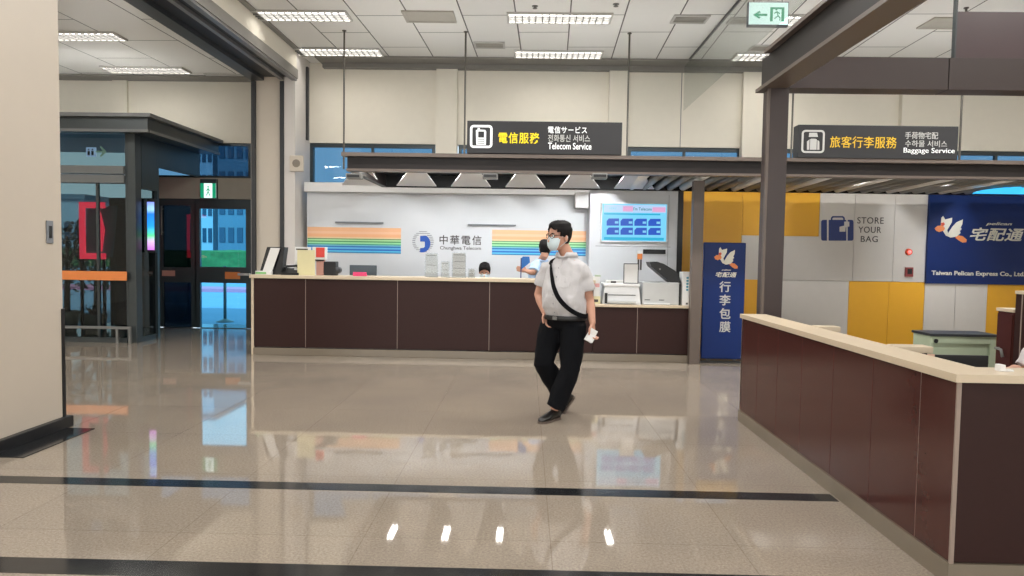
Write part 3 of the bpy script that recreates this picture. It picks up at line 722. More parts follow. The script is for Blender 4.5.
# kiosk cabinet with the screen
KY = 10.9
x0, x1, z0, z1 = R(589, 187.5, 677, 300, KY)
ks = thing('display_cabinet', 'tall white cabinet holding the blue video screen', 'cabinet', ((x0+x1)/2, KY, 0))
KT = W(633, 188, KY).z
obj('body', box(B(), x0, x1, KY, KY+.3, 0, KT, .008), M['booth'], ks)
bm = B()
for yy in (246.5, 283):
    z = W(633, yy, KY).z; box(bm, x0+.1, x1-.1, KY-.002, KY, z-.004, z+.004)
xx = W(675, 240, KY).x; box(bm, xx-.11, xx-.105, KY-.002, KY, .9, KT-.1)
obj('panel_joint', bm, M['inkl'], ks)
a, b, c, d = R(643, 249.5, 665.5, 254, KY); obj('black_slot', box(B(), a, b, KY-.01, KY-.0005, c, d, .002), M['black'], ks)
obj('dark_side', box(B(), x1+.001, W(682.5, 240, KY).x, KY+.0, KY+.3, 0, KT-.0), M['black'], ks)  # black block whose colour gives the shade of the gap beside the cabinet
TY = KY-.05
a, b, c, d = R(602, 204, 666.5, 241, TY)
tv = thing('video_screen', 'wall mounted video screen showing eight blue cards in two rows', 'screen', ((a+b)/2, TY, c))
obj('bezel', box(B(), a-.02, b+.02, TY+.004, KY-.001, c-.02, d+.02, .004), M['white'], tv)
M['scrbg'] = mat('screen_pale_cyan', (8, 9, 12), .4, emit=(120, 212, 248), es=1.00, var=.02)
M['scrtop'] = mat('screen_pale_blue', (8, 9, 12), .4, emit=(182, 212, 246), es=1.00, var=.02)
M['scrpink'] = mat('screen_pink', (8, 9, 12), .4, emit=(232, 170, 215), es=0.94, var=.02)
M['scrcard'] = mat('screen_card_blue', (8, 9, 12), .4, emit=(16, 84, 200), es=0.94, var=.35, scale=30)
M['scrcard2'] = mat('screen_card_light', (8, 9, 12), .4, emit=(130, 205, 240), es=1.00)
M['scrcyan'] = mat('screen_cyan', (8, 9, 12), .4, emit=(0, 180, 225), es=0.94)
M['scrteal'] = mat('screen_teal', (8, 9, 12), .4, emit=(0, 130, 150), es=0.88)
obj('screen', box(B(), a, b, TY, TY+.003, c, d), M['scrbg'], tv)
def scr(x0, y0, x1, y1, m, nm='banner', k=0):   # in the crop's pixels
    s = 899/78
    q = R(596+x0/s, 198+y0/s, 596+x1/s, 198+y1/s, TY)
    return obj(nm, box(B(), q[0], q[1], TY-.003-k*.002, TY-.001, q[2], q[3]), M[m], tv)
scr(92, 82, 806, 168, 'scrtop'); scr(310, 95, 425, 155, 'scrpink', k=1); scr(650, 108, 800, 162, 'scrpink', k=1); scr(92, 178, 740, 195, 'scrcyan', k=1); scr(92, 455, 780, 486, 'scrcyan', k=1)
s_ = 899/78
text_in("I'm Telecom", R(596+430/s_, 198+108/s_, 596+640/s_, 198+145/s_, TY), TY-.003, M['scrteal'], tv, bold=.01)
text_in("中華電信", R(596+150/s_, 198+105/s_, 596+235/s_, 198+132/s_, TY), TY-.003, M['scrcard2'], tv)
for r_ in range(2):
    for k in range(4):
        X0 = 122+k*160; Y0 = 236+r_*104+k*1.5
        s = s_
        def P(x, y): return (596+x/s, 198+y/s)
        bm = B(); pxpoly(bm, [P(X0+25, Y0), P(X0+143, Y0), P(X0+143, Y0+82), P(X0, Y0+82), P(X0, Y0+30)], TY-.001, .004)
        cd = obj('phone_card', bm, M['scrcard'], tv)
        q = R(*P(X0+95, Y0+32), *P(X0+135, Y0+58), TY); obj('price_tag', box(B(), q[0], q[1], TY-.008, TY-.0055, q[2], q[3]), M['scrcard2'], cd)
# orange sticker
a, b, c, d = R(637.3, 250.5, 642.3, 270, KY-.01)
sk = thing('notice_strip', 'narrow orange and black notice stuck under the video screen', 'notice', ((a+b)/2, KY, c))
obj('orange_panel', box(B(), a, b, KY-.006, KY-.0005, c+(d-c)*.55, d-.05), M['orange'], sk); obj('white_head', box(B(), a, b, KY-.006, KY-.0005, d-.049, d), M['white'], sk)
bm = B(); 
for k in (0, 1): box(bm, a+.006+k*.04, a+.03+k*.04, KY-.006, KY-.0005, c, c+(d-c)*.54)
obj('black_columns', bm, M['ink'], sk)

# ================================================================== TELECOM COUNTER
CY = 9.3
zt = W(400, 277, CY).z
xl, xs, xr = W(252, 280, CY).x, W(594, 285, CY).x, W(691, 305, CY).x
zl = W(645, 305, CY).z
ct = thing('service_counter', 'long dark brown telecom counter with cream top and a lower section', 'counter', ((xl+xs)/2, CY+.3, 0))
obj('countertop', box(B(), xl-.03, xs+.02, CY-.03, CY+.42, zt-.045, zt, .006), M['ctop'], ct)
obj('lower_countertop', box(B(), xs+.021, xr+.02, CY-.03, CY+.62, zl-.035, zl, .005), M['ctop'], ct)
seams = [259, 305.5, 397.3, 489.3, 582]
xs_l = [W(s, 315, CY).x for s in seams]; xs_l[0] = xl+.02
edges_ = xs_l+[xs]
for a, b in zip(edges_, edges_[1:]):
    obj('front_panel', box(B(), a+.004, b-.004, CY, CY+.03, .11, zt-.046, .002), M['wood'], ct)
xm = W(637, 335, CY).x
for a, b in ((xs, xm), (xm, xr)): obj('front_panel', box(B(), a+.004, b-.004, CY, CY+.03, .11, zl-.036, .002), M['wood'], ct)
for s in xs_l[1:]: obj('joint_strip', box(B(), s-.004, s+.004, CY+.004, CY+.03, .11, zt-.046), M['seam'], ct)
obj('joint_strip', box(B(), xm-.004, xm+.004, CY+.004, CY+.03, .11, zl-.036), M['seam'], ct)
obj('corner_trim', box(B(), xl-.01, xl+.022, CY-.004, CY+.03, 0.0, zt-.046), M['ctop'], ct)
obj('body', box(B(), xl+.0, xs, CY+.031, CY+.36, .1, zt-.046), M['wood'], ct)
obj('body', box(B(), xs, xr, CY+.031, CY+.6, .1, zl-.036), M['wood'], ct)
obj('kickboard', box(B(), xl+.02, xr-.01, CY-.02, CY+.06, 0, .095, .004), M['kick'], ct)

# post & canopy
PY = 9.15
a, b = W(691.5, 280, PY).x, W(702, 280, PY).x
CF = 8.6
zc1 = W(500, 154.5, CF).z; zc0 = W(500, 173, CF).z
struct('column_post', box(B(), a, b, PY, PY+.12, 0, zc0-.002, .003), M['steel_lt'])
cx0 = W(342, 155, CF).x; cx1 = XR-.3
cn = thing('counter_canopy', 'long dark bronze steel canopy running above both service counters', 'canopy', (0, CF, zc0))
CB = 10.6
obj('top_flange', box(B(), cx0, cx1, CF-.04, CF+.10, zc1-.045, zc1), M['steel_lt'], cn)
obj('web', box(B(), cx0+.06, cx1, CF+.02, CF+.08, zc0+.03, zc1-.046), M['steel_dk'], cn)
obj('bottom_flange', box(B(), cx0+.06, cx1, CF-.03, CF+.10, zc0, zc0+.029), M['steel_lt'], cn)
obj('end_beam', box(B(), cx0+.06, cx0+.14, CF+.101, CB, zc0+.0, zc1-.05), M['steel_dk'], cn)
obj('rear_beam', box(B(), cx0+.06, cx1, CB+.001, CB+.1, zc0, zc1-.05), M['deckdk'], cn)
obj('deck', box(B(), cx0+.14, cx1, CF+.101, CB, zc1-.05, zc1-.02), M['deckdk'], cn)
# angled reflector plates under the telecom part, corrugated ribs under the rest
def plate(px, half_near, half_far, m, nm):
    za, zb2 = zc0+.05, zc0-.0
    y0, y1 = CF+.16, CB-.05
    xc0, xc1 = W(px, 175, y0).x, W(px, 175, y1).x
    bm = B(); th = .012
    pts = [(xc0-half_near, y0, za+.05), (xc0+half_near, y0, za+.05), (xc1+half_far, y1, zb2+.01), (xc1-half_far, y1, zb2+.01)]
    loft(bm, [pts, [(x, y, z+th) for x, y, z in pts]])
    obj(nm, bm, m, cn)
for k in range(6): plate(362+54.5*k+ (0), .05, .30, M['reflector'], 'reflector')
xx = W(640, 175, 9.5).x
k = 0
while xx < cx1-.3:
    bm = B(); w2 = .055
    tube(bm, [(xx, CF+.15, zc0+.075), (xx+.05, CB-.05, zc0+.05)], .055, 10)
    obj('deck_rib', bm, M['grey'] if k % 4 else M['reflector'], cn, smooth=True); xx += .19; k += 1
for px in (353, 490, 600):
    a, b, c, d = R(px-7.5, 171.5, px+7.5, 177.5, CF-.05)
    lx = thing('canopy_lamp', {353: 'small boxed lamp hanging at the end of the canopy, nearest the pier', 490: 'small boxed lamp under the canopy below the telecom sign', 600: 'small boxed lamp under the canopy left of the cabinet'}[px], 'lamp', ((a+b)/2, CF, c), 'boxed lamps under the canopy')
    obj('case', box(B(), a, b, CF-.04, CF+.1, c-.01, d-.02, .004), M['grey'], lx)
    obj('lens', box(B(), a+.015, b-.015, CF-.048, CF-.041, c+.005, d-.035), M['black'], lx)
for px in (395, 450, 505, 561, 617, 768, 850, 940, 1030):
    q = W(px, 180, 9.65); zd_ = zc1-.051
    dl = thing('batten_light', 'short fluorescent batten set up inside the counter canopy', 'light', (q.x, 9.65, zd_), 'battens inside the canopy')
    obj('housing', box(B(), q.x-.05, q.x+.05, 9.43, 9.87, zd_-.02, zd_), M['white'], dl)
    for k in (-.025, .025): obj('tube', tube(B(), [(q.x+k, 9.45, zd_-.032), (q.x+k, 9.85, zd_-.032)], .011, 8), M['spotlit'], dl)
    ld = bpy.data.lights.new('batten_lamp', 'SPOT'); ld.energy = 75 if px == 617 else 38 if px < 700 else 52; ld.spot_size = math.radians(160); ld.spot_blend = .6; ld.shadow_soft_size = .03; ld.color = (.96, .98, 1)
    lo = bpy.data.objects.new('batten_lamp', ld); COL.objects.link(lo); lo.location = (q.x, 9.65, zd_-.06); lo.rotation_euler = (math.radians(20), 0, 0)
# unseen uplight battens, added on the canopy and vestibule roof to brighten the ceiling
def uplight(x, y, z, e, lb):
    t = thing('uplight_batten', lb, 'light', (x, y, z), 'battens facing the ceiling')
    obj('housing', box(B(), x-.65, x+.65, y-.06, y+.06, z, z+.03), M['white'], t)
    ld = bpy.data.lights.new('uplight_lamp', 'AREA'); ld.shape = 'RECTANGLE'; ld.size = 1.25; ld.size_y = .1; ld.energy = e; ld.color = (1, .98, .94)
    lo = bpy.data.objects.new('uplight_lamp', ld); COL.objects.link(lo); lo.location = (x, y, z+.035); lo.rotation_euler = (PI, 0, 0)
for xx in (-1.4, .9, 3.2, 5.5, 7.8): uplight(xx, 9.35, zc1-.019, 15, 'batten light lying on top of the counter canopy')
for xx in (-6.6, -8.6): uplight(xx, 10.9, zr1+.001, 9, 'batten light lying on top of the vestibule roof')
# hanging rods
for px, yy in ((344, 9.9), (465, 9.9), (628, 9.9), (793, 9.9), (962, 8.8)):
    q = W(px, 100, yy)
    lb = {344: 'thin rod from ceiling to the left end of the canopy', 465: 'thin rod from ceiling passing just left of the telecom sign', 628: 'thin rod from ceiling passing just right of the telecom sign',
          793: 'thin rod from ceiling beside the baggage sign, near the brown post', 962: 'thin rod from ceiling right of the baggage sign'}[px]
    rd = thing('hanging_rod', lb, 'rod', (q.x, yy, zc1-.05), 'canopy hanging rods')
    obj('shaft', tube(B(), [(q.x, yy, zc1-.049), (q.x, yy, CZ-.012)], .013, 8), M['rodm'], rd)
    obj('ceiling_cup', cyl(B(), (q.x, yy, CZ-.012), .03, .011, 12), M['rodm'], rd)

# overhead signs
SY = 8.55
def overhead(px0, py0, px1, py1, label, nm):
    x0, x1, z0, z1 = R(px0, py0, px1, py1, SY)
    t = thing('overhead_sign', label, 'sign', ((x0+x1)/2, SY, z0))
    obj('sign_box', box(B(), x0, x1, SY, SY+.16, max(z0, zc1+.002), z1, .004), M['signgrey'], t)
    return t
t1 = overhead(467, 121.5, 622, 154, 'charcoal overhead sign with phone icon and yellow Chinese characters', 't')
def ring_icon(t, px0, py0, px1, py1, Y, m, wd=.028, r=.045):
    x0, x1, z0, z1 = R(px0, py0, px1, py1, Y)
    def rr(a, b, c, d, r):
        o = []
        for cx, cz, s in ((b-r, d-r, 0), (a+r, d-r, 90), (a+r, c+r, 180), (b-r, c+r, 270)):
            for k in range(6):
                an = math.radians(s+k*18); o.append((cx+r*math.cos(an), cz+r*math.sin(an)))
        return o
    A = rr(x0, x1, z0, z1, r); C = rr(x0+wd, x1-wd, z0+wd, z1-wd, max(.005, r-wd))
    bm = B(); n = len(A)
    vs = [[bm.verts.new((x, y, z)) for x, z in L_] for L_, y in ((A, Y-.004), (C, Y-.004), (A, Y-.0005), (C, Y-.0005))]
    for i in range(n):
        j = (i+1) % n
        bm.faces.new((vs[0][i], vs[0][j], vs[1][j], vs[1][i])); bm.faces.new((vs[0][i], vs[2][i], vs[2][j], vs[0][j])); bm.faces.new((vs[1][i], vs[1][j], vs[3][j], vs[3][i]))
    bmesh.ops.recalc_face_normals(bm, faces=bm.faces[:])
    obj('icon_border', bm, m, t); return x0, x1, z0, z1
ring_icon(t1, 470, 125, 492.5, 148, SY, M['signwht'])
s = 1024/170
def Q(x, y): return (460+x/s, 115+y/s)
bm = B(); pxpoly(bm, [Q(96, 92), Q(106, 88), Q(106, 78), Q(118, 78), Q(120, 88), Q(152, 90), Q(158, 100), Q(156, 180), Q(98, 180)], SY-.0005, .004); ph = obj('phone_symbol', bm, M['signwht'], t1)
bm = B(); q = R(*Q(110, 100), *Q(145, 136), SY); box(bm, q[0], q[1], SY-.007, SY-.005, q[2], q[3])
for k in range(3):
    q = R(*Q(108, 144+k*12), *Q(148, 148+k*12), SY); box(bm, q[0], q[1], SY-.007, SY-.005, q[2], q[3])
obj('phone_keys', bm, M['signgrey'], ph)
text_in('電信服務', R(498.5, 132.5, 539.5, 143.5, SY), SY-.0005, M['signyel'], t1, bold=.012, spacing=1.12)
text_in('電信サービス', R(548, 126.5, 587, 133.5, SY), SY-.0005, M['signwht'], t1, bold=.012, spacing=1.12)
text_in('전화통신 서비스', R(548, 134.8, 590, 142, SY), SY-.0005, M['signdim'], t1, bold=.01)
text_in('Telecom Service', R(548, 142.8, 591.5, 149.5, SY), SY-.0005, M['signwht'], t1, bold=.015)
t2 = overhead(798, 125.5, 958, 159, 'charcoal overhead sign with luggage icon and ochre Chinese characters', 'b')
M['signochre'] = mat('sign_ochre', (220, 180, 40), .5, emit=(220, 180, 40), es=.15)
ring_icon(t2, 801.5, 130, 824.5, 153, SY, M['signdim'], .022)
s = 1024/234
def Q2(x, y): return (790+x/s, 115+y/s)
bm = B(); pxpoly(bm, [Q2(84, 78), Q2(118, 78), Q2(122, 96), Q2(82, 96)], SY-.0005); obj('person_symbol', bm, M['signdim'], t2)
bm = B(); pxpoly(bm, [Q2(74, 116), Q2(84, 108), Q2(92, 104), Q2(110, 104), Q2(118, 108), Q2(128, 116), Q2(128, 152), Q2(74, 152)], SY-.0005); lu = obj('luggage_symbol', bm, M['signdim'], t2)
bm = B()
for xq in (84, 116):
    q = R(*Q2(xq, 108), *Q2(xq+2.5, 152), SY); box(bm, q[0], q[1], SY-.007, SY-.005, q[2], q[3])
obj('luggage_strap', bm, M['signgrey'], lu)
text_in('旅客行李服務', R(830, 136.5, 896.5, 148, SY), SY-.0005, M['signochre'], t2, spacing=1.05)
text_in('手荷物宅配', R(905, 132, 938, 139, SY), SY-.0005, M['signdim'], t2)
text_in('수하물 서비스', R(905, 140.5, 947, 147, SY), SY-.0005, M['signdim'], t2)
text_in('Baggage Service', R(903.5, 148, 954.5, 154.5, SY), SY-.0005, M['signwht'], t2)

# ================================================================== BAGGAGE OFFICE WALL
GY = 11.2
bg = thing('baggage_wall', 'baggage office partition of yellow and grey white panels', 'wall panel', (W(900, 280, GY).x, GY, 0))
zT = W(850, 192, GY).z
def gp(px0, py0, px1, py1, m):
    x0 = W(px0, (py0+py1)/2, GY).x; x1 = W(px1, (py0+py1)/2, GY).x
    z1 = zT if py0 is None else W(850, py0, GY).z
    z0 = 0 if py1 is None else W(850, py1, GY).z
    obj('yellow_panel' if m == 'yellow' else 'white_panel', box(B(), x0+.003, x1-.003, GY, GY+.08, z0+.003, z1-.003), M[m], bg)
def gp2(px0, px1, a, b, m):
    x0, x1 = W(px0, 260, GY).x, W(px1, 260, GY).x
    z1 = zT if a is None else W(850, a, GY).z; z0 = 0 if b is None else W(850, b, GY).z
    obj('yellow_panel' if m == 'yellow' else 'white_panel', box(B(), x0+.003, x1-.003, GY, GY+.08, z0+.003, z1-.003), M[m], bg)
gp2(681, 700, None, None, 'yellow'); gp2(700, 741, None, None, 'yellow'); gp2(741, 780, None, 237, 'yellow'); gp2(780, 818, None, 237, 'yellow')
gp2(741, 780, 237, 281, 'bwall'); gp2(780, 853, 237, 281, 'bwall'); gp2(741, 780, 281, None, 'yellow'); gp2(780, 850, 281, None, 'bwall')
gp2(818, 853, None, 237, 'bwall'); gp2(853, 893, None, 281, 'bwall'); gp2(893, 927, None, 281, 'bwall')
gp2(850, 890, 281, None, 'yellow'); gp2(890, 926, 281, None, 'yellow'); gp2(926, 957, 281, None, 'bwall'); gp2(957, 989, 281, None, 'bwall')
gp2(989, 1030, 281, None, 'yellow'); gp2(927, 1030, None, 281, 'bwall'); gp2(1030, 1110, None, 281, 'bwall'); gp2(1030, 1110, 281, None, 'yellow'); gp2(1110, 1180, None, None, 'bwall')
obj('top_rail', box(B(), W(683, 192, GY).x, W(1180, 192, GY).x, GY-.01, GY+.1, zT+.0, zT+.03), M['steel_lt'], bg)
# store your bag graphic
s = 691/120
def Q3(x, y): return (810+x/s, 190+y/s)
sb = thing('suitcase_graphic', 'navy suitcase picture on the grey panel beside the words about storing bags', 'wall graphic', (W(838, 240, GY).x, GY, W(838, 241, GY).z))
def rpoly(bm, x0, y0, x1, y1, r, Qf, Y, lc=True, rc=True):
    p = []
    for cx, cy, s0, on in ((x1-r, y0+r, -90, rc), (x1-r, y1-r, 0, rc), (x0+r, y1-r, 90, lc), (x0+r, y0+r, 180, lc)):
        if on:
            for k in range(5): a = math.radians(s0+k*22.5); p.append((cx+r*math.cos(a), cy+r*math.sin(a)))
        else: p.append((x1 if cx > (x0+x1)/2 else x0, y1 if cy > (y0+y1)/2 else y0))
    pxpoly(bm, [Qf(*q) for q in p], Y)
bm = B(); rpoly(bm, 64, 172, 97, 292, 12, Q3, GY-.0005, True, False); obj('suitcase_end', bm, M['navyart'], sb)
bm = B(); rpoly(bm, 107, 172, 208, 292, 3, Q3, GY-.0005); obj('suitcase_middle', bm, M['navyart'], sb)
bm = B(); rpoly(bm, 217, 172, 250, 292, 12, Q3, GY-.0005, False, True); obj('suitcase_end', bm, M['navyart'], sb)
bm = B(); pxpoly(bm, [Q3(120, 172), Q3(120, 160), Q3(130, 150), Q3(190, 150), Q3(200, 160), Q3(200, 172), Q3(191, 172), Q3(191, 163), Q3(185, 159), Q3(135, 159), Q3(129, 163), Q3(129, 172)], GY-.0005); obj('suitcase_handle', bm, M['navyart'], sb)
bm = B(); pxpoly(bm, [Q3(170, 212), Q3(197, 205), Q3(197, 182), Q3(226, 182), Q3(226, 210), Q3(205, 214), Q3(203, 240), Q3(170, 240)], GY-.005, .003); obj('luggage_tag', bm, M['bwall'], sb)
st = thing('wall_lettering', 'three dark stacked words STORE YOUR BAG on the grey panel', 'lettering', (W(870, 240, GY).x, GY, W(870, 240, GY).z))
for i, (wd, a, b) in enumerate((('STORE', 272, 424), ('YOUR', 278, 410), ('BAG', 292, 390))):
    q0, q1 = Q3(a, 157+i*54), Q3(b, 194+i*53)
    text_in(wd, R(q0[0], q0[1], q1[0], q1[1], GY), GY-.0005, M['ink'], st, bold=.005, spacing=1.1)
# alarm lamp & box
q = W(908.5, 252, GY)
al = thing('alarm_lamp', 'small round red alarm lamp on the grey panel', 'alarm', (q.x, GY, q.z))
bm = B(); tube(bm, [(q.x, GY-.035, q.z), (q.x, GY-.0005, q.z)], [.045, .055], 20); obj('base_ring', bm, M['birdr'], al, smooth=False)
M['redglow'] = mat('red_glow_lens', (255, 130, 130), .3, emit=(255, 120, 120), es=1.6)
bm = B(); ball(bm, (q.x, GY-.035, q.z), .028, .02, .028, 12); obj('lens', bm, M['redglow'], al, smooth=True)
q = W(908.3, 272, GY)
al = thing('alarm_button', 'small square dark red call point below the round alarm lamp', 'alarm', (q.x, GY, q.z-.06))
obj('case', box(B(), q.x-.06, q.x+.06, GY-.04, GY-.0005, q.z-.075, q.z+.075, .006), mat('dark_red', (140, 60, 60), .4), al)
obj('glass_plate', box(B(), q.x-.035, q.x+.035, GY-.045, GY-.0405, q.z-.03, q.z+.05), M['black'], al)
# big blue sign
NY = GY-.05
x0, x1 = W(928, 240, NY).x, W(1066, 240, NY).x; z0, z1 = W(980, 284.3, NY).z, W(980, 194.5, NY).z
ns = thing('company_signboard', 'large navy signboard with white bird emblem and white characters', 'sign', ((x0+x1)/2, NY, z0))
obj('board', box(B(), x0, x1, NY, GY-.0005, z0, z1, .003), M['navy'], ns)
s5 = 545/104
def bird(Qf, Y, parent):
    def P_(m, pts, nm, k=0):
        bm = B(); pxpoly(bm, [Qf(*p) for p in pts], Y-.0005-k*.004, .004); return obj(nm, bm, M[m], parent)
    P_('birdw', [(108, 245), (112, 198), (121, 189), (131, 207), (168, 198), (166, 222), (142, 262), (150, 296), (135, 292), (122, 270)], 'bird_head')
    P_('birdw', [(138, 292), (168, 246), (190, 222), (224, 207), (221, 232), (212, 250), (218, 256), (208, 268), (212, 278), (192, 296), (160, 302)], 'bird_wing')
    P_('birdo', [(76, 253), (92, 240), (118, 238), (130, 252), (126, 264), (100, 273), (84, 266)], 'bird_beak', 1)
    P_('birdr', [(110, 225), (124, 222), (130, 232), (122, 242), (110, 240)], 'bird_cheek', 1)
    P_('birdo', [(184, 302), (200, 290), (222, 294), (244, 312), (242, 326), (222, 328), (205, 318)], 'bird_feet', 1)
bird(lambda x, y: (920+x/s5, 180+y/s5), NY, ns)
def Q5(x, y): return (920+x/s5, 180+y/s5)
a, b = Q5(345, 222), Q5(482, 241); text_in('pelican', R(a[0], a[1], b[0], b[1], NY), NY-.0005, M['birdw'], ns, bold=.02, shear=.3)
a, b = Q5(262, 250), Q5(545, 320); text_in('宅配通', R(a[0], a[1], b[0], b[1], NY), NY-.0005, M['birdw'], ns, bold=.02, spacing=1.06, shear=.25)
a, b = Q5(60, 478), Q5(548, 508); text_in('Taiwan Pelican Express Co., Ltd.', R(a[0], a[1], b[0], b[1], NY), NY-.0005, M['birdw'], ns, bold=.025)
# cyan oval lit sign above right
q = W(1040, 193, 9.6)
ov = thing('illuminated_oval_sign', 'bright cyan oval light sign over the right end of the navy signboard', 'sign', (q.x, 9.6, q.z))
bm = B(); pts = [(q.x+.85*math.cos(t*PI/16), q.z+.105*math.sin(t*PI/16)-.02) for t in range(0, 17)]
prism_y(bm, pts, 9.6, 9.68); obj('lit_panel', bm, M['cyanlit'], ov)
obj('bracket', box(B(), q.x-.03, q.x+.03, 9.685, 9.73, q.z-.02, zc0+.04), M['dark'], ov)
obj('rim', box(B(), q.x-.86, q.x+.86, 9.6, 9.69, q.z-.04, q.z-.021), M['navy'], ov)

# blue roll banner stand
RY = 9.35
x0, x1, z0, z1 = R(702.5, 242.5, 744.5, 360, RY)
rb = thing('standing_sign_board', 'tall navy standing board with white bird emblem and vertical white characters', 'sign', ((x0+x1)/2, RY, 0))
zt_ = W(725, 242.5, RY).z
obj('board', box(B(), x0, x1, RY, RY+.06, .045, zt_, .012), M['navy'], rb)
obj('base', box(B(), x0-.02, x1+.02, RY-.06, RY+.16, 0.0, .03, .004), M['black'], rb)
bm = B(); 
for q in (x0+.1, x1-.1): box(bm, q-.02, q+.02, RY+.01, RY+.05, .0301, .0449)
obj('foot_bracket', bm, M['grey'], rb)
s6 = 213/50
def Q6(x, y): return (700+x/s6, 235+y/s6)
def mapb(x, y):      # big bird crop coordinates -> small board
    return Q6(60+(x-76)*.60, 52+(y-189)*.66)
bird(mapb, RY, rb)
a, b = Q6(66, 158), Q6(156, 180); text_in('宅配通', R(a[0], a[1], b[0], b[1], RY), RY-.0005, M['birdw'], rb, bold=.018, spacing=1.08, shear=.25)
a, b = Q6(92, 146), Q6(132, 153); text_in('pelican', R(a[0], a[1], b[0], b[1], RY), RY-.0005, M['birdw'], rb, bold=.02, shear=.3)
for i, chh in enumerate('行李包膜'):
    a, b = Q6(82, 197+i*57), Q6(130, 243+i*57); text_in(chh, R(a[0]-.0, a[1], b[0], b[1], RY), RY-.0005, M['signdim'], rb, bold=.015)

# ================================================================== RIGHT COUNTER + BROWN FRAME
KX = 1.86
CH = .925
rc = thing('baggage_counter', 'long maroon panelled baggage counter with cream ledge and a square corner', 'counter', (KX+.1, 4.4, 0))
y_n = 3.02; y_f = 6.03
obj('countertop', (lambda bm: (box(bm, KX-.02, KX+.20, y_n-.02, y_f, CH-.035, CH), box(bm, KX+.2001, 3.9, y_n-.02, y_n+.20, CH-.035, CH))[0])(B()), M['ctop'], rc)
ys = [y_n, 3.30, 3.75, 4.23, 4.71, 5.16, 5.60, y_f]
for a, b in zip(ys, ys[1:]): obj('side_panel', box(B(), KX, KX+.02, a+.003, b-.003, .10, CH-.036, .001), M['maroon'], rc)
for a in ys[1:-1]: obj('joint_strip', box(B(), KX+.002, KX+.02, a-.003, a+.003, .1, CH-.036), M['seam'] if a < 3.5 else M['maroon'], rc)
obj('front_panel', box(B(), KX+.015, 3.9, y_n, y_n+.02, .10, CH-.036), M['wood'], rc)
obj('corner_trim', box(B(), KX-.004, KX+.014, y_n-.006, y_n+.003, .0, CH-.036), M['seam'], rc)
obj('end_panel', box(B(), KX+.0, KX+.16, y_f-.02, y_f-.0, .0, CH-.036), M['ctop'], rc)
obj('core', (lambda bm: (box(bm, KX+.0201, KX+.16, y_n+.021, y_f-.021, .05, CH-.036), box(bm, KX+.16, 3.9, y_n+.021, y_n+.16, .05, CH-.036))[0])(B()), M['wood'], rc)
obj('kickboard', (lambda bm: (box(bm, KX-.010, KX+.05, y_n-.010, y_f, 0, .095), box(bm, KX+.05, 3.9, y_n-.010, y_n+.04, 0, .095))[0])(B()), M['kick'], rc)
for yy, L_ in ((4.98, .16), (3.93, .2)):
    dv = obj('divider', box(B(), KX+.1601, KX+.2+L_-.02, yy, yy+.02, .05, CH-.036), M['wood'], rc)
    obj('divider_top', box(B(), KX+.2001, KX+.2+L_, yy-.03, yy+.08, CH-.03, CH+.005, .003), M['ctop'], rc)
# brown steel frame
fr = thing('steel_portal_frame', 'brown steel post and beams framing the baggage counter', 'frame', (2.2, 6.12, 0))
p0 = W(763, 300, 6.06).x; p1 = W(782, 300, 6.06).x
FYY = 6.04
zb_ = W(771, 85, FYY).z
pw = .155
px_ = (p0+.005)
obj('post', box(B(), px_, px_+pw, FYY+.01, FYY+.20, 0, zb_-.001, .004), M['steel'], fr)
obj('post_edge', box(B(), px_-.02, px_-.0005, FYY+.012, FYY+.05, 0, zb_-.001), M['steel_lt'], fr)
bt = W(880, 57, FYY).z; bb = W(880, 89, FYY).z
obj('side_beam', box(B(), px_-.02, px_+.0, -3.0, FYY+.2, bb+.03, bt+.02), M['steel_dk'], fr)
obj('side_beam_flange', box(B(), px_-.07, px_+pw-.02, -3.0, FYY+.2, bb+.0, bb+.0295), M['steel_lt'], fr)
obj('side_beam_flange', box(B(), px_-.07, px_+pw-.02, -3.0, FYY+.0, bt+.0205, bt+.05), M['steel_lt'], fr)
obj('side_beam_lining', box(B(), px_+.0005, px_+pw-.02, -3.0, FYY, bb+.03, bt+.02), M['steel'], fr)
xj = W(949, 72, FYY).x
obj('front_beam', box(B(), px_+pw-.019, xj-.003, FYY, FYY+.2, bb, bt, .002), M['steel'], fr)
obj('front_beam', box(B(), xj+.003, XR-.5, FYY, FYY+.2, bb, bt, .002), M['steel'], fr)
xk = W(958, 35, FYY).x
obj('upper_board', box(B(), xk, XR-.5, FYY+.02, FYY+.06, bt+.001, W(1000, 11, FYY).z), M['plum'], fr)
obj('board_edge', box(B(), xk-.012, xk-.0005, FYY+.015, FYY+.065, bt+.001, W(1000, 11, FYY).z+.5), M['dark'], fr)

# things inside the baggage office
DY = 7.0
x0, x1 = W(930, 350, DY).x, W(996, 350, DY).x; zd = W(960, 336.5, DY).z
dk = thing('metal_desk', 'pale green metal office desk with a dark top behind the baggage counter', 'desk', ((x0+x1)/2, DY+.3, 0))
obj('desktop', box(B(), x0-.01, x1+.02, DY-.02, DY+.33, zd, zd+.025, .003), M['dark'], dk)
obj('modesty_panel', box(B(), x0+.03, x1-.06, DY+.03, DY+.05, .25, zd-.001), M['palegreen'], dk)
obj('top_rail', box(B(), x0+.03, x1-.06, DY+.0, DY+.029, zd-.07, zd-.001), M['palegreen'], dk)
obj('lower_rail', box(B(), x0+.03, x1-.06, DY+.0, DY+.029, zd-.33, zd-.27), M['palegreen'], dk)
for q in ((x0, x0+.029), (x1-.059, x1)):
    obj('leg', box(B(), q[0], q[1], DY, DY+.31, 0.0, zd-.001, .004), M['palegreen'], dk)
q = W(936, 341, DY); bm = B(); tube(bm, [(q.x, DY-.004, q.z), (q.x, DY-.0001, q.z)], .022, 16); obj('cable_hole', bm, M['black'], dk)
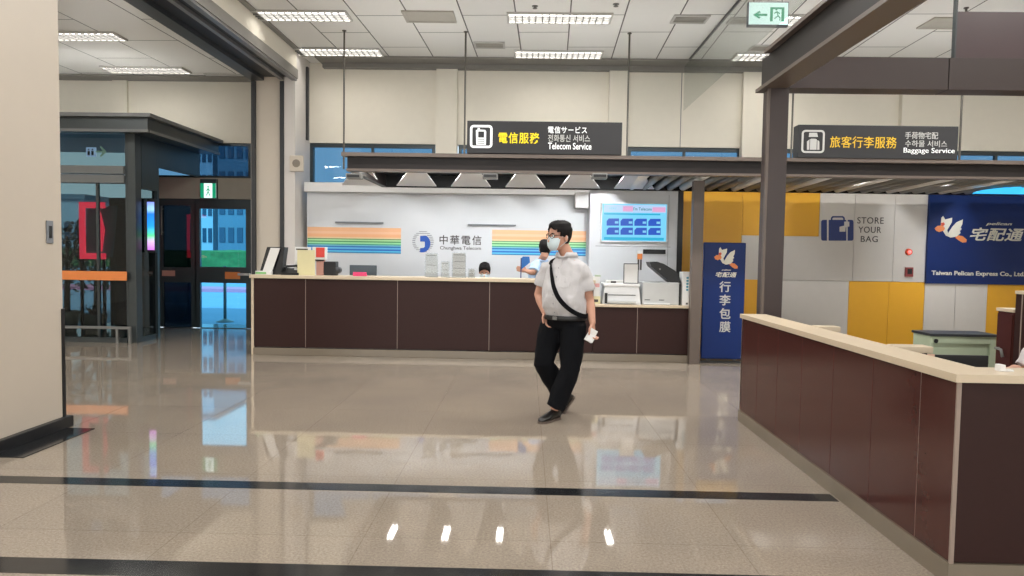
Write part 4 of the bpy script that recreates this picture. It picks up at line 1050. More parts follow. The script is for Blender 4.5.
# brown cabinets at right
x0 = W(1013, 340, 6.3).x; yb = x0/W(997, 340, 6.5).x*6.5; z1 = W(1006, 308.5, 6.4).z
cb = thing('low_cabinet', 'low maroon cabinet with cream top and a chrome handle behind the counter', 'cabinet', (x0+.4, 6.4, 0))
obj('body', box(B(), x0, x0+.8, 6.3, yb, .0, z1-.03), M['maroon'], cb)
obj('top', box(B(), x0-.015, x0+.8, 6.295, yb+.01, z1-.029, z1, .003), M['ctop'], cb)
dr = obj('door', box(B(), x0-.012, x0-.0005, 6.31, yb-.01, .08, z1-.05), M['maroon'], cb)
zh = W(1004, 351, 6.4).z; ym = (6.3+yb)/2; bm = B(); tube(bm, [(x0-.04, ym+.06, zh+.02), (x0-.045, ym-.02, zh+.015), (x0-.04, ym-.04, zh-.05)], .012, 10); tube(bm, [(x0-.04, ym+.05, zh+.02), (x0-.012, ym+.05, zh+.02)], .01, 8)
obj('handle', bm, M['grey'], dr, smooth=True)
z1 = W(1018, 291, 6.2).z
cb = thing('tall_cabinet', 'taller dark maroon cabinet beside the low cabinet', 'cabinet', (x0+.4, 6.1, 0))
obj('body', box(B(), x0, x0+.9, 5.9, 6.29, 0, z1-.03), M['wood'], cb); obj('top', box(B(), x0-.01, x0+.91, 5.89, 6.292, z1-.029, z1, .003), M['ctop'], cb)
obj('edge_strip', box(B(), x0-.004, x0-.0005, 6.20, 6.212, .05, z1-.031), M['seam'], cb)
# interior desk & devices right behind the ledge
ds = thing('work_desk', 'rose wood work desk just inside the baggage counter ledge', 'desk', (2.5, 4.0, 0))
obj('desktop', box(B(), 2.24, 2.66, 3.3, 4.6, .77, .80, .004), M['pinkdesk'], ds)
for q in ((2.26, 3.34), (2.60, 3.34), (2.26, 4.52), (2.60, 4.52)): obj('leg', box(B(), q[0], q[0]+.04, q[1], q[1]+.04, 0, .769), M['dark'], ds)
q = W(911, 346, 4.35)
cr = thing('card_terminal', 'black card terminal standing on the rose wood desk', 'card terminal', (q.x, 4.35, .80))
obj('body', box(B(), q.x-.06, q.x+.06, 4.27, 4.43, .801, .875, .01), M['black'], cr); obj('keypad', box(B(), q.x-.04, q.x+.04, 4.28, 4.36, .8755, .88, .002), M['dark'], cr)
kb = thing('laptop', 'black open device lying flat on the rose wood desk by the corner', 'laptop', (2.5, 3.6, .80))
obj('base', box(B(), 2.26, 2.52, 3.5, 3.8, .801, .825, .004), M['black'], kb)
obj('lid', box(B(), 2.22, 2.50, 3.803, 3.82, .803, .90, .003), M['black'], kb)
sc_ = thing('tape_dispenser', 'small white tape dispenser on the ledge by the white sleeved person', 'tape dispenser', (2.02, 3.06, CH))
q = H(1000, 371, CH)
sc_.location = (q.x, q.y, CH); obj('body', box(B(), q.x-.012, q.x+.012, q.y-.02, q.y+.02, CH+.001, CH+.03, .003), M['white'], sc_); obj('base', box(B(), q.x-.012, q.x+.05, q.y-.015, q.y+.015, CH+.0005, CH+.008), M['white'], sc_)

# ================================================================== COUNTER ITEMS (telecom)
ZT = zt+.0005
IY = CY+.12
def rec(px0, py0, px1, py1, Y=IY): return R(px0, py0, px1, py1, Y)
# slanted document stand
x0, x1, z0, z1 = rec(259, 247, 287, 273)
dsn = thing('document_stand', 'black slanted document stand holding a white sheet at the left end of the counter', 'document stand', ((x0+x1)/2, IY, ZT))
def slant(bm, a, b, s, c, d, y0, y1): return prism_y(bm, [(a, c), (b, c), (b+s, d), (a+s, d)], y0, y1)
sl = .11
obj('back_plate', slant(B(), x0, x0+.20, sl, ZT, z1, IY, IY+.02), M['black'], dsn)
obj('paper_sheet', slant(B(), x0+.05, x0+.18, sl, ZT+.045, z1-.012, IY-.004, IY-.0005), M['paper'], dsn)
obj('side_wing', slant(B(), x0+.2005, x0+.30, sl*.45, ZT, z1-.0, IY+.0, IY+.15), M['black'], dsn)
obj('front_lip', box(B(), x0-.03, x0+.19, IY-.06, IY-.005, ZT, ZT+.05, .004), M['paper'], dsn)
obj('green_print', box(B(), x0-.025, x0+.12, IY-.062, IY-.0602, ZT+.008, ZT+.035), M['greenp'], dsn)
# stapler / phone
x0, x1, z0, z1 = rec(282, 262, 300, 273, IY-.02)
ph = thing('desk_phone', 'low black desk phone between the document stand and the cream card', 'phone', ((x0+x1)/2, IY, ZT))
bm = B(); prism_x(bm, [(IY-.08, ZT), (IY+.1, ZT), (IY+.1, ZT+.09), (IY-.08, ZT+.03)], x0, x1); obj('base', bm, M['black'], ph)
bm = B(); tube(bm, [(x0+.03, IY-.02, ZT+.08), (x0+.06, IY+.0, ZT+.115), (x1-.06, IY+.02, ZT+.125), (x1-.03, IY+.02, ZT+.1)], [.022, .016, .016, .022], 10); obj('handset', bm, M['black'], ph, smooth=True)
x0, x1, z0, z1 = rec(285, 255, 294, 266, IY+.14)
cu = thing('coin_tray_stack', 'small white stack of paper cups behind the black desk phone', 'cups', ((x0+x1)/2, IY+.14, ZT))
obj('cup', lathe(B(), ((x0+x1)/2, IY+.17, ZT), [(.035, 0), (.05, .14), (.046, .14), (.03, .01)], 20), M['paper'], cu, smooth=True)
cu.name = 'paper_cup'; cu['label'] = 'white paper cup behind the black desk phone'; cu['category'] = 'cup'
# cream card
x0, x1, z0, z1 = rec(297.5, 250, 315, 273.5, IY-.06)
cc = thing('card_holder', 'tall plain cream card standing at the front of the counter', 'card', ((x0+x1)/2, IY-.06, ZT))
obj('card', box(B(), x0, x1, IY-.07, IY-.055, ZT, z1, .002), M['beigepad'], cc)
obj('foot', box(B(), x0+.02, x1-.02, IY-.054, IY+.02, ZT, ZT+.012), M['beigepad'], cc)
# white calendars
x0, x1, z0, z1 = rec(295, 247, 311, 262, IY+.06)
cl = thing('desk_calendar', 'white desk calendar with dark print peeking behind the cream card', 'calendar', ((x0+x1)/2, IY+.06, ZT))
obj('sheet', prism_x(B(), [(IY+.02, ZT), (IY+.06, z1), (IY+.065, z1), (IY+.03, ZT)], x0, x1), M['paper'], cl)
obj('back', prism_x(B(), [(IY+.066, z1), (IY+.11, ZT), (IY+.10, ZT), (IY+.0655, z1-.02)], x0, x1), M['black'], cl)
obj('print', box(B(), x0+.02, x1-.04, IY+.044, IY+.0475, z1-.04, z1-.022), M['ink'], cl)
# red and white box
x0, x1, z0, z1 = rec(314.5, 247.5, 326, 259.5, IY+.02)
rbx = thing('price_display', 'white display box with a bright red square beside the cream card', 'display box', ((x0+x1)/2, IY+.02, ZT))
obj('stand', box(B(), x0+.03, x1-.03, IY+.0, IY+.10, ZT, z0-.001, .003), M['pinkband'], rbx)
obj('box', box(B(), x0-.02, x1, IY-.01, IY+.09, z0, z1+.005, .004), M['paper'], rbx)
obj('red_square', box(B(), x0+.03, x1-.01, IY-.013, IY-.0105, z0+.03, z1), M['red'], rbx)
obj('dark_clip', box(B(), x0-.02, x1-.02, IY-.012, IY-.0002, z0-.02, z0-.001), M['black'], rbx)
# black machine
x0, x1, z0, z1 = rec(325, 261.5, 340, 271, IY+.1)
bmn = thing('label_printer', 'small black ribbed label printer on the counter right of the red square', 'printer', ((x0+x1)/2, IY+.1, ZT))
obj('body', box(B(), x0, x1-.04, IY+.02, IY+.18, ZT, z1, .012), M['black'], bmn)
obj('roll', (lambda b: (tube(b, [(x1-.035, IY+.03, ZT+.07), (x1-.035, IY+.17, ZT+.07)], .045, 16), b)[1])(B()), M['dark'], bmn, smooth=True)
# grey monitor back
x0, x1, z0, z1 = rec(346, 266.5, 373.5, 276, IY+.14)
mo = thing('desk_monitor', 'slate grey monitor edge rising just above the counter, pink card before it', 'monitor', ((x0+x1)/2, CY+.5, .75))
obj('screen_back', box(B(), x0-.0, x1+.0, CY+.45, CY+.48, ZT-.3, z1+.015, .006), M['slate'], mo)
obj('neck', box(B(), (x0+x1)/2-.03, (x0+x1)/2+.03, CY+.481, CY+.52, .78, ZT-.1), M['dark'], mo)
obj('foot', box(B(), (x0+x1)/2-.12, (x0+x1)/2+.12, CY+.44, CY+.6, .7405, .755, .003), M['dark'], mo)
x0, x1, z0, z1 = rec(353.5, 272.5, 366.5, 275.5, CY+.05)
tag(obj('pink_card', prism_x(B(), [(CY+.02, ZT), (CY+.10, ZT), (CY+.10, ZT+.004), (CY+.045, z1+.006), (CY+.02, z1)], x0, x1), M['hotpink'], origin=(x0, CY+.05, ZT)), 'small hot pink folded card on the counter before the grey monitor', 'card')
# staff desk behind the counter
sd = thing('staff_desk', 'low staff desk hidden behind the telecom counter', 'desk', ((xl+xs)/2, CY+.7, 0))
obj('desktop', box(B(), xl+.2, -.3, CY+.421, CY+.75, .70, .74), M['ctop'], sd)
for q in (xl+.25, (xl-.3)/2, -.4): obj('leg', box(B(), q, q+.04, CY+.66, CY+.7, 0, .699), M['dark'], sd)
# acrylic brochure stands
def acryl(px0, py0, px1, py1, label, Y=IY, paper=True, lines=3, m='paper', grp='clear acrylic notice stands'):
    x0, x1, z0, z1 = rec(px0, py0, px1, py1, Y)
    t = thing('acrylic_stand', label, 'notice stand', ((x0+x1)/2, Y, ZT), grp)
    obj('sleeve', box(B(), x0, x1, Y-.004, Y+.004, ZT, z1, .001), M['acrylic'], t)
    obj('foot', box(B(), x0, x1, Y+.0045, Y+.08, ZT, ZT+.006), M['acrylic'], t)
    obj('leaflet', box(B(), x0+.008, x1-.008, Y+.005, Y+.0075, ZT+.012, z1-.01), M[m], t)
    bm = B()
    for k in range(lines):
        zz_ = z1-.03-(z1-ZT)*.8*k/lines; box(bm, x0+.02, x1-.02, Y-.0055, Y-.0045, zz_-.005, zz_)
    obj('print', bm, M['inkl'], t)
M['leaflet'] = mat('pale_grey_leaflet', (236, 237, 238), .6)
M['leaflet2'] = mat('warm_grey_leaflet', (220, 215, 210), .6)
acryl(425, 253, 438, 276.5, 'acrylic stand with pale leaflet below the round blue logo', m='leaflet', lines=2)
acryl(441, 261, 449.5, 276.5, 'smallest acrylic leaflet stand, between the two taller ones', m='leaflet', lines=2)
acryl(452, 252.5, 466, 276.8, 'acrylic stand with warm grey printed leaflet below the company lettering', m='leaflet2', lines=3)
acryl(468, 268.5, 475, 277, 'tiny card box beside the seated clerk with black hair', m='leaflet2', lines=3)

# ================================================================== LOWER COUNTER ITEMS
ZL = zl+.0005; LY = CY+.06
def recl(px0, py0, px1, py1, Y=LY): return R(px0, py0, px1, py1, Y)
# small boxes at left
x0, x1, z0, z1 = recl(591, 285, 600.5, 303)
t = thing('small_box', 'small white box with a round mark, lowest of the pile at the counter step', 'box', ((x0+x1)/2, LY, ZL), 'white boxes at the counter step')
zm = ZL+.10
obj('carton', box(B(), x0, x1, LY, LY+.12, ZL, zm, .003), M['beigepad'], t); obj('mark', box(B(), x0+.03, x1-.03, LY-.002, LY-.0003, ZL+.025, ZL+.06), M['ink'], t)
t = thing('small_box', 'plain white box resting on the box with the round mark', 'box', ((x0+x1)/2, LY, zm), 'white boxes at the counter step')
obj('carton', box(B(), x0-.01, x1-.01, LY, LY+.12, zm+.0005, zm+.10, .003), M['paper'], t); obj('lid', box(B(), x0-.013, x1-.007, LY-.003, LY+.123, zm+.1005, zm+.112), M['paper'], t)
t = thing('leaflet_box', 'pink and white leaflet box topping the pile at the counter step', 'box', ((x0+x1)/2, LY, zm+.12))
zq = zm+.1125
obj('carton', box(B(), x0-.02, x1-.01, LY+.01, LY+.12, zq, zq+.15, .003), M['paper'], t); obj('pink_band', box(B(), x0-.018, x1-.015, LY+.006, LY+.0095, zq+.01, zq+.06), mat('pale_pink', (226, 170, 170), .6), t)
obj('green_clip', box(B(), x0+.05, x1-.0, LY+.02, LY+.08, zq+.1505, zq+.175, .004), M['palegreen'], t)
# left printer
def printer(px0, px1, py0, label, Y, m, flip):
    x0, x1, z0, z1 = recl(px0, py0, px1, 303, Y)
    t = thing('office_printer', label, 'printer', ((x0+x1)/2, Y, ZL))
    return t, x0, x1, z1
t, x0, x1, z1 = printer(602.5, 641, 282, 'white desktop printer with paper slot next to the white boxes', LY, 'printerw', 0)
h = z1-ZL; w_ = x1-x0
bm = B(); prism_y(bm, [(x0, ZL), (x1, ZL), (x1-.03, ZL+h*.78), (x0+.03, ZL+h*.78)], LY, LY+.36); obj('body', bm, M['printerw'], t)
obj('lid', box(B(), x0+.01, x1-.02, LY-.01, LY+.38, ZL+h*.785, ZL+h*.93, .01), M['white'], t)
obj('paper_slot', box(B(), x0+.07, x1-.07, LY-.004, LY-.0005, ZL+h*.40, ZL+h*.43), M['dark'], t)
obj('paper_tray', box(B(), x0+.07, x1-.07, LY-.05, LY-.005, ZL+h*.05, ZL+h*.16, .004), M['printer'], t)
obj('black_bracket', box(B(), x0+.03, x0+.065, LY-.02, LY-.005, ZL+.01, ZL+h*.5), M['black'], t)
# sheets leaning at back
x0, x1, z0, z1 = recl(605, 277.5, 625, 285, LY+.3)
t = thing('paper_stack', 'thin white paper stack lying on the white desktop printer', 'paper', ((x0+x1)/2, LY+.2, ZL+h*.93))
obj('sheet_block', box(B(), x0, x1, LY+.05, LY+.3, ZL+h*.9305, ZL+h*.93+.035, .002), M['paper'], t); obj('dark_label', box(B(), x0+.05, x0+.12, LY+.047, LY+.0495, ZL+h*.94, ZL+h*.93+.03), M['ink'], t)
# framed notice
x0, x1, z0, z1 = recl(624, 263.5, 639, 283.5, LY-.03)
t = thing('framed_notice', 'white notice in a thin dark frame standing upright on the printer', 'notice', ((x0+x1)/2, LY, z0))
z0 = ZL+h*.93+.001
bm = B(); f = .01
for q in ((x0, x1, z0, z0+f), (x0, x1, z1-f, z1), (x0, x0+f, z0+f, z1-f), (x1-f, x1, z0+f, z1-f)): box(bm, q[0], q[1], LY+.01, LY+.025, q[2], q[3])
obj('frame', bm, M['dark'], t); obj('sheet', box(B(), x0+f, x1-f, LY+.014, LY+.02, z0+f, z1-f), M['leaflet'], t)
obj('foot', box(B(), x0+.03, x1-.03, LY+.0255, LY+.045, z0, z0+.02), M['dark'], t)
# right machine
t, x0, x1, z1 = printer(642.5, 679, 282.5, 'grey desktop copier with its black lid raised open', LY, 'printer', 0)
h2 = z1-ZL
obj('body', box(B(), x0, x1, LY, LY+.38, ZL, z1, .008), M['printer'], t)
bm = B(); box(bm, x0+.03, x0+.1, LY-.004, LY-.0005, ZL+.06, ZL+.07); box(bm, x0+.22, x0+.29, LY-.004, LY-.0005, ZL+.06, ZL+.07); obj('slot', bm, M['dark'], t)
obj('tray', box(B(), x0+.02, x1-.12, LY-.03, LY-.0005, ZL+.005, ZL+.025, .003), M['printerw'], t)
s7 = 1024/116
def Q7(x, y): return (584+x/s7, 244+y/s7)
q = [W(*Q7(*p), LY+.1) for p in ((575, 160), (640, 155), (700, 175), (800, 235), (835, 280), (850, 340), (760, 340), (700, 290), (590, 200))]
obj('raised_lid', prism_y(B(), [(p.x, p.z) for p in q], LY+.06, LY+.36), M['black'], t)
q = W(*Q7(672, 222), LY+.05); bm = B(); tube(bm, [(q.x, LY+.052, q.z), (q.x, LY+.0595, q.z)], .012, 10); obj('lid_button', bm, M['grey'], t)
obj('black_side', box(B(), x1+.0005, x1+.025, LY+.02, LY+.37, ZL, z1-.02), M['black'], t)
# white box right
x0, x1, z0, z1 = recl(680.5, 272, 693, 303, LY+.02)
t = thing('tall_white_box', 'tall white box with a blue vertical print at the right end of the lower counter', 'box', ((x0+x1)/2, LY, ZL))
x1 = min(x1, xr+.015); 
obj('carton', box(B(), x0+.02, x1, LY+.0, LY+.2, ZL, z1, .003), M['paper'], t)
bm = B(); 
for k in range(5): box(bm, (x0+x1)/2+.0, (x0+x1)/2+.03, LY-.002, LY-.0003, z1-.09-k*.04, z1-.065-k*.04)
obj('blue_print', bm, M['teal'], t); obj('dark_print', box(B(), (x0+x1)/2, (x0+x1)/2+.03, LY-.002, LY-.0003, ZL+.01, ZL+.035), M['ink'], t)
# little camera above on canopy
q = W(706, 175, 9.0)
t = thing('security_camera', 'small grey security camera under the canopy right of the slim post', 'security camera', (q.x, 9.0, zc0))
bm = B(); tube(bm, [(q.x-.03, 8.9, q.z), (q.x+.02, 9.06, q.z+.01)], [.03, .035], 14); obj('barrel', bm, M['grey'], t, smooth=True)
obj('mount', cyl(B(), (q.x, 9.0, q.z+.03), .012, zc1-.05-q.z-.032, 10), M['grey'], t)

# ================================================================== PEOPLE
def bake(bm, name, voxel=None, solid=None, smooth=0, disp=0.0, dscale=6.0):
    me = bpy.data.meshes.new(name); bm.to_mesh(me); bm.free()
    o = bpy.data.objects.new(name, me)
    if voxel:
        r = o.modifiers.new('r', 'REMESH'); r.mode = 'VOXEL'; r.voxel_size = voxel; r.use_smooth_shade = True
    if smooth:
        q = o.modifiers.new('s', 'SMOOTH'); q.iterations = smooth; q.factor = 0.5
    if solid:
        q = o.modifiers.new('t', 'SOLIDIFY'); q.thickness = solid; q.offset = -1
    out = evaluated_mesh(o)
    if disp:
        co = [v.co.copy() for v in out.vertices]; no = [v.normal.copy() for v in out.vertices]; fl = []
        for c_, n2 in zip(co, no):
            fl.extend(c_+n2*(disp*noise.noise(Vector((c_.x*dscale*1.6, c_.y*dscale*1.6, c_.z*dscale)))))
        out.vertices.foreach_set('co', fl); out.update()
    return out
HR = [(0, .022, .025, -.055), (.012, .038, .045, -.042), (.035, .052, .066, -.026), (.07, .062, .083, -.010), (.105, .070, .092, -.002),
      (.14, .073, .096, 0), (.175, .071, .094, .004), (.205, .060, .080, .006), (.225, .038, .055, .008), (.235, .012, .02, .008)]
def hr(z):
    z = max(0, min(.235, z))
    for a, b in zip(HR, HR[1:]):
        if z <= b[0]:
            t = (z-a[0])/(b[0]-a[0]); return tuple(a[i]+(b[i]-a[i])*t for i in (1, 2, 3))
    return HR[-1][1:]
def hpt(z, ang, off=0.0, ztop=0.0):
    rx, ry, cy = hr(z)
    zo = z + (off*.9 if z > .2 else 0)
    return Vector((math.sin(ang)*(rx+off), cy-math.cos(ang)*(ry+off), zo))
def patch(zs, n, keep, off, T, name, solid):
    bm = B(); grid = [[bm.verts.new(T @ hpt(z, 2*PI*k/n, off(z, 2*PI*k/n) if callable(off) else off)) for k in range(n)] for z in zs]
    for i in range(len(zs)-1):
        for k in range(n):
            a = 2*PI*(k+.5)/n; a = min(a, 2*PI-a)
            if keep((zs[i]+zs[i+1])/2, a): bm.faces.new((grid[i][k], grid[i][(k+1) % n], grid[i+1][(k+1) % n], grid[i+1][k]))
    for v in [v for v in bm.verts if not v.link_faces]: bm.verts.remove(v)
    return bake(bm, name, solid=solid)
def ering(c, u, v, a, b, n=20): return [c+u*(a*math.cos(2*PI*k/n))+v*(b*math.sin(2*PI*k/n)) for k in range(n)]
def hand(bm, w, d, side, curl=.5):
    d = d.normalized(); side = (side-d*side.dot(d)).normalized(); nrm = d.cross(side)
    rings = [ering(w+d*t, side, nrm, a, b, 14) for t, a, b in ((-.03, .026, .021), (0, .027, .019), (.03, .038, .016), (.07, .042, .014), (.088, .040, .012))]
    loft(bm, rings)
    for off, L in ((-.031, .062), (-.0105, .076), (.0105, .082), (.031, .072)):
        p = w+d*.078+side*off; pts = [p]; dd = d.copy()
        for k in range(3):
            dd = (Matrix.Rotation(curl*(.5+.35*k), 3, side) @ dd).normalized(); p = p+dd*L*(.45, .33, .25)[k]; pts.append(p)
        tube(bm, pts, [.0092, .009, .0085, .007], 8)
    p = w+side*.028+d*.015; t1_ = (d*.75+side*.75).normalized(); t2_ = (d+side*.25+nrm*0).normalized()
    tube(bm, [p, p+t1_*.035, p+t1_*.035+t2_*.032, p+t1_*.035+t2_*.055], [.013, .011, .010, .008], 8)
TORSO = [(.80, .150, .115, .0), (.88, .172, .135, -.005), (.97, .180, .158, -.030), (1.06, .180, .163, -.038), (1.15, .174, .148, -.026), (1.24, .175, .128, -.005),
         (1.31, .172, .112, .008), (1.355, .135, .092, .015), (1.385, .095, .075, .015), (1.41, .066, .062, .012)]
def person(name, label, base, phi, headpx, top, arms, legs, spec):
    """base: torso centre (x, y); arms/legs given as world points; dz shifts the torso; spec: colours and details"""
    dz = spec.get('dz', 0); wsc = spec.get('w', 1.0); lean = spec.get('lean', 0.0)
    Rz = Matrix.Rotation(-phi, 3, 'Z'); bx, by = base
    hz = .80+dz
    def T(x, y, z):      # torso local -> world
        p = Rz @ Vector((x*wsc, y*wsc, 0)); k = max(0, (z+dz-hz))*lean
        return Vector((bx, by, 0))+p+Rz @ Vector((0, -k, 0))+Vector((0, 0, z+dz))
    def trings(infl, z0=0, z1=9, n=28):
        out = []
        for z, rx, ry, cy in TORSO:
            if z < z0 or z > z1: continue
            out.append([T((rx+infl)*math.cos(2*PI*k/n), cy+(ry+infl)*math.sin(2*PI*k/n), z) for k in range(n)])
        return out
    root = thing(name, label, 'person', (bx, by, 0))
    # head frame
    hc = Vector((headpx[0], headpx[1], top-.238))
    HM = Matrix.Translation(hc) @ Matrix.Rotation(-spec.get('hphi', phi), 4, 'Z') @ Matrix.Rotation(spec.get('nod', 0), 4, 'X') @ Matrix.Scale(spec.get('head', 1.0), 4)
    bm = B()
    loft(bm, trings(0))
    nk = T(0, .02, 1.36); tube(bm, [nk, T(0, .015, 1.42), HM @ Vector((0, .03, .03)), HM @ Vector((0, .02, .09))], [.07, .058, .056, .055], 18)
    loft(bm, [[HM @ Vector((rx*math.cos(2*PI*k/24), cy+ry*math.sin(2*PI*k/24), z)) for k in range(24)] for z, rx, ry, cy in HR])
    tube(bm, [HM @ Vector(p) for p in ((0, -.092, .118), (0, -.105, .095), (0, -.112, .078), (0, -.098, .068))], [.007, .010, .014, .009], 8)
    for s in (-1, 1):
        q = B(); ball(q, (0, 0, 0), .012, .020, .032, 10)
        me = bpy.data.meshes.new('e'); q.to_mesh(me); q.free(); me.transform(HM @ Matrix.Translation((s*.074, .012, .10)) @ Matrix.Rotation(s*.25, 4, 'Z')); bm.from_mesh(me); bpy.data.meshes.remove(me)
        ball(bm, HM @ Vector((s*.028, -.082, .052)), .02, .012, .012, 8)
    tube(bm, [HM @ Vector(p) for p in ((-.025, -.086, .045), (0, -.093, .043), (.025, -.086, .045))], [.006, .009, .006], 8)
    for i, (sh, el, wr, hd, sd, cu) in enumerate(arms):
        sh, el, wr = Vector(sh), Vector(el), Vector(wr)
        inn = (T(0, 0, 1.31-.0)-sh); inn.z = 0; inn = inn.normalized()*.05
        tube(bm, [sh+inn, sh, sh+(el-sh)*.35, el, el+(wr-el)*.3, wr], [.055, .056, .05, .04, .041, .027], 14)
        hand(bm, wr, Vector(hd), Vector(sd), cu)
    for hip, kn, an, toe in legs:
        hip, kn, an = Vector(hip), Vector(kn), Vector(an)
        tube(bm, [hip+Vector((0, 0, .04)), hip, hip+(kn-hip)*.5, kn, kn+(an-kn)*.35, an], [.08, .085, .072, .054, .052, .036], 14)
    obj('body', bake(bm, 'body', voxel=.0065, smooth=2), M['skin'], root, smooth=True)
    # eyes
    for s in (-1, 1):
        q = B(); c = HM @ Vector((s*.031, -.083, .122)); ball(q, c, .0125, .0125, .0125, 8); e = obj('eye', q, M['paper'], root, smooth=True)
        q = B(); c = HM @ Vector((s*.032, -.0925, .122)); ball(q, c, .0055, .0055, .0055, 8); obj('iris', q, M['hair'], e)
        q = B(); tube(q, [HM @ Vector(p) for p in ((s*.014, -.096, .140), (s*.032, -.096, .145), (s*.05, -.084, .140))], [.003, .004, .002], 6); obj('eyebrow', q, M['hair'], root)
    # hair
    nz_ = lambda z, a: .013+.004*noise.noise(Vector((math.sin(a)*3, math.cos(a)*3, z*30)))+.004*min(1, max(0, (z-.12)/.06))
    low = spec.get('hairlow', .055)
    zs = [low+(.235-low)*i/26 for i in range(27)]
    keep = lambda z, a: z > .186+.010*math.cos(a*5) or (a > .85 and z > .15) or (a > 1.1 and z > .118) or (a > 1.45 and z > .108) or (a > 1.8 and z > .055) or (a > 2.0)
    hm_ = patch(zs, 44, keep, nz_, HM, 'hair', .02)
    bm = B(); bm.from_mesh(hm_); 
    cap = [[HM @ hpt(z, 2*PI*k/24, .014) for k in range(24)] for z in (.19, .205, .22, .23, .235)]
    loft(bm, cap); 
    obj('hair', bm, M['hair'], root, smooth=True)
    if spec.get('mask', True):
        mk = patch([-.0+.115*i/12 for i in range(13)], 44, lambda z, a: a < 1.15 and z < .112-.02*max(0, a-.4), lambda z, a: .008+.016*max(0, math.cos(a))*math.sin(max(0, min(1, z/.115))*PI), HM, 'face_mask', .004)
        mo_ = obj('face_mask', mk, M['mask'], root, smooth=True)
        for s in (-1, 1):
            q = B(); tube(q, [HM @ Vector(p) for p in ((s*.058, -.045, .1), (s*.077, .0, .12), (s*.084, .022, .11), (s*.078, .015, .075), (s*.056, -.04, .03))], .0018, 6); obj('ear_loop', q, M['mask'], mo_)
    if spec.get('glasses'):
        gl = None; q = B()
        for s in (-1, 1):
            pts = [HM @ Vector((s*.033+.027*math.cos(t*PI/8), -.104+.010*abs(math.cos(t*PI/8))*(1 if s*math.cos(t*PI/8) > 0 else .2), .122+.017*math.sin(t*PI/8))) for t in range(17)]
            tube(q, pts, .0028, 6)
            tube(q, [HM @ Vector(p) for p in ((s*.060, -.094, .128), (s*.078, -.05, .126), (s*.080, .01, .118))], .0028, 6)
        tube(q, [HM @ Vector(p) for p in ((-.008, -.106, .126), (.008, -.106, .126))], .0025, 6)
        obj('glasses', q, M['hair'], root, smooth=True)
    # shirt
    z0s = spec.get('hem', .86)
    bm = B(); tr = trings(.014, z0s-.02 if spec.get('placket') else z0s-.08); 
    loft(bm, tr[:-1]+[[p+(tr[-1][0]*0) for p in tr[-1]]])
    for sh, el, wr, hd, sd, cu in arms:
        sh, el = Vector(sh), Vector(el); inn = (T(0, 0, 1.3)-sh); inn.z = 0; inn = inn.normalized()*.07
        e = sh+(el-sh)*spec.get('sleeve', .72)
        tube(bm, [sh+inn, sh+Vector((0, 0, .004)), sh+(e-sh)*.5, e], [.066, .068, .074, .080], 16)
    sme = bake(bm, 'shirt', voxel=.008, smooth=3, disp=.013, dscale=13)
    shirt = obj('shirt', sme, M[spec.get('shirt', 'shirt')], root, smooth=True)
    # collar
    bm = B(); n = 24; rr = []
    for t, dzc, off in ((0, .0, .0), (1, .042, -.006), (2, .044, .006), (3, .008, .024)):
        rr.append([T((.066+off+.012)*math.cos(2*PI*k/n), .012+(.064+off+.012)*math.sin(2*PI*k/n)-(.010 if math.sin(2*PI*k/n) < 0 else 0), 1.395+dzc*(1 if math.sin(2*PI*k/n) > -.9 else .2)) for k in range(n)])
    loft(bm, rr, cap=False); bmesh.ops.solidify(bm, geom=bm.faces[:], thickness=.004)
    obj('collar', bm, M[spec.get('shirt', 'shirt')], shirt, smooth=True)
    def front(x, z, off=.02):
        for a, b in zip(TORSO, TORSO[1:]):
            if a[0] <= z <= b[0]:
                t = (z-a[0])/(b[0]-a[0]); rx, ry, cy = (a[i]+(b[i]-a[i])*t for i in (1, 2, 3))
                rx += .014; ry += .014; s = max(-.99, min(.99, x/rx)); return (x*1.0, cy-(ry)*math.sqrt(1-s*s)-off+.014, z)
        return (x, -.1, z)
    if spec.get('placket'):
        bm = B(); rs = []
        for i in range(12):
            z = z0s+.02+i*(1.36-z0s)/11; x, y, _ = front(0, z, .018); rs.append([T(-.013, y, z), T(.013, y, z), T(.013, y+.012, z), T(-.013, y+.012, z)])
        loft(bm, rs); obj('button_placket', bm, M['shirt'], shirt)
        bm = B()
        for i in range(6):
            z = .93+i*.075; x, y, _ = front(0, z, .020); p = T(0, y, z); ball(bm, p, .005, .005, .005, 6)
        obj('button', bm, M['inkl'], shirt)
        bm = B(); q = [front(x, z, .019) for x, z in ((.04, 1.24), (.115, 1.24), (.115, 1.15), (.0775, 1.14), (.04, 1.15))]
        a = [T(*p) for p in q]; b2 = [T(p[0], p[1]+.012, p[2]) for p in q]; loft(bm, [a, b2]); obj('chest_pocket', bm, M['shirt'], shirt)
    if spec.get('strap'):
        path = [front(-.105+.0, 1.345, .03), front(-.085, 1.30, .024), front(-.045, 1.22, .024), front(0.0, 1.14, .026), front(.055, 1.06, .028), front(.11, .99, .034), front(.16, .935, .034), (.207, -.03, .90), (.195, .07, .92), (.12, .15, 1.0), (0, .165, 1.14), (-.08, .14, 1.28), (-.105, .06, 1.375), (-.11, -.01, 1.385), (-.108, -.06, 1.37)]
        m0 = len(path); q0 = [Vector(p) for p in path]; fine = []
        for i in range(m0):
            a, b, c, d = q0[i-1], q0[i], q0[(i+1) % m0], q0[(i+2) % m0]
            for k in range(5):
                t = k/5; fine.append(tuple(.5*((2*b)+(c-a)*t+(2*a-5*b+4*c-d)*t*t+(3*b-a-3*c+d)*t**3)))
        path = fine; bm = B(); n = len(path); P = [T(*p) for p in path]; rs = []
        cen = lambda p: Vector((bx, by, p.z))
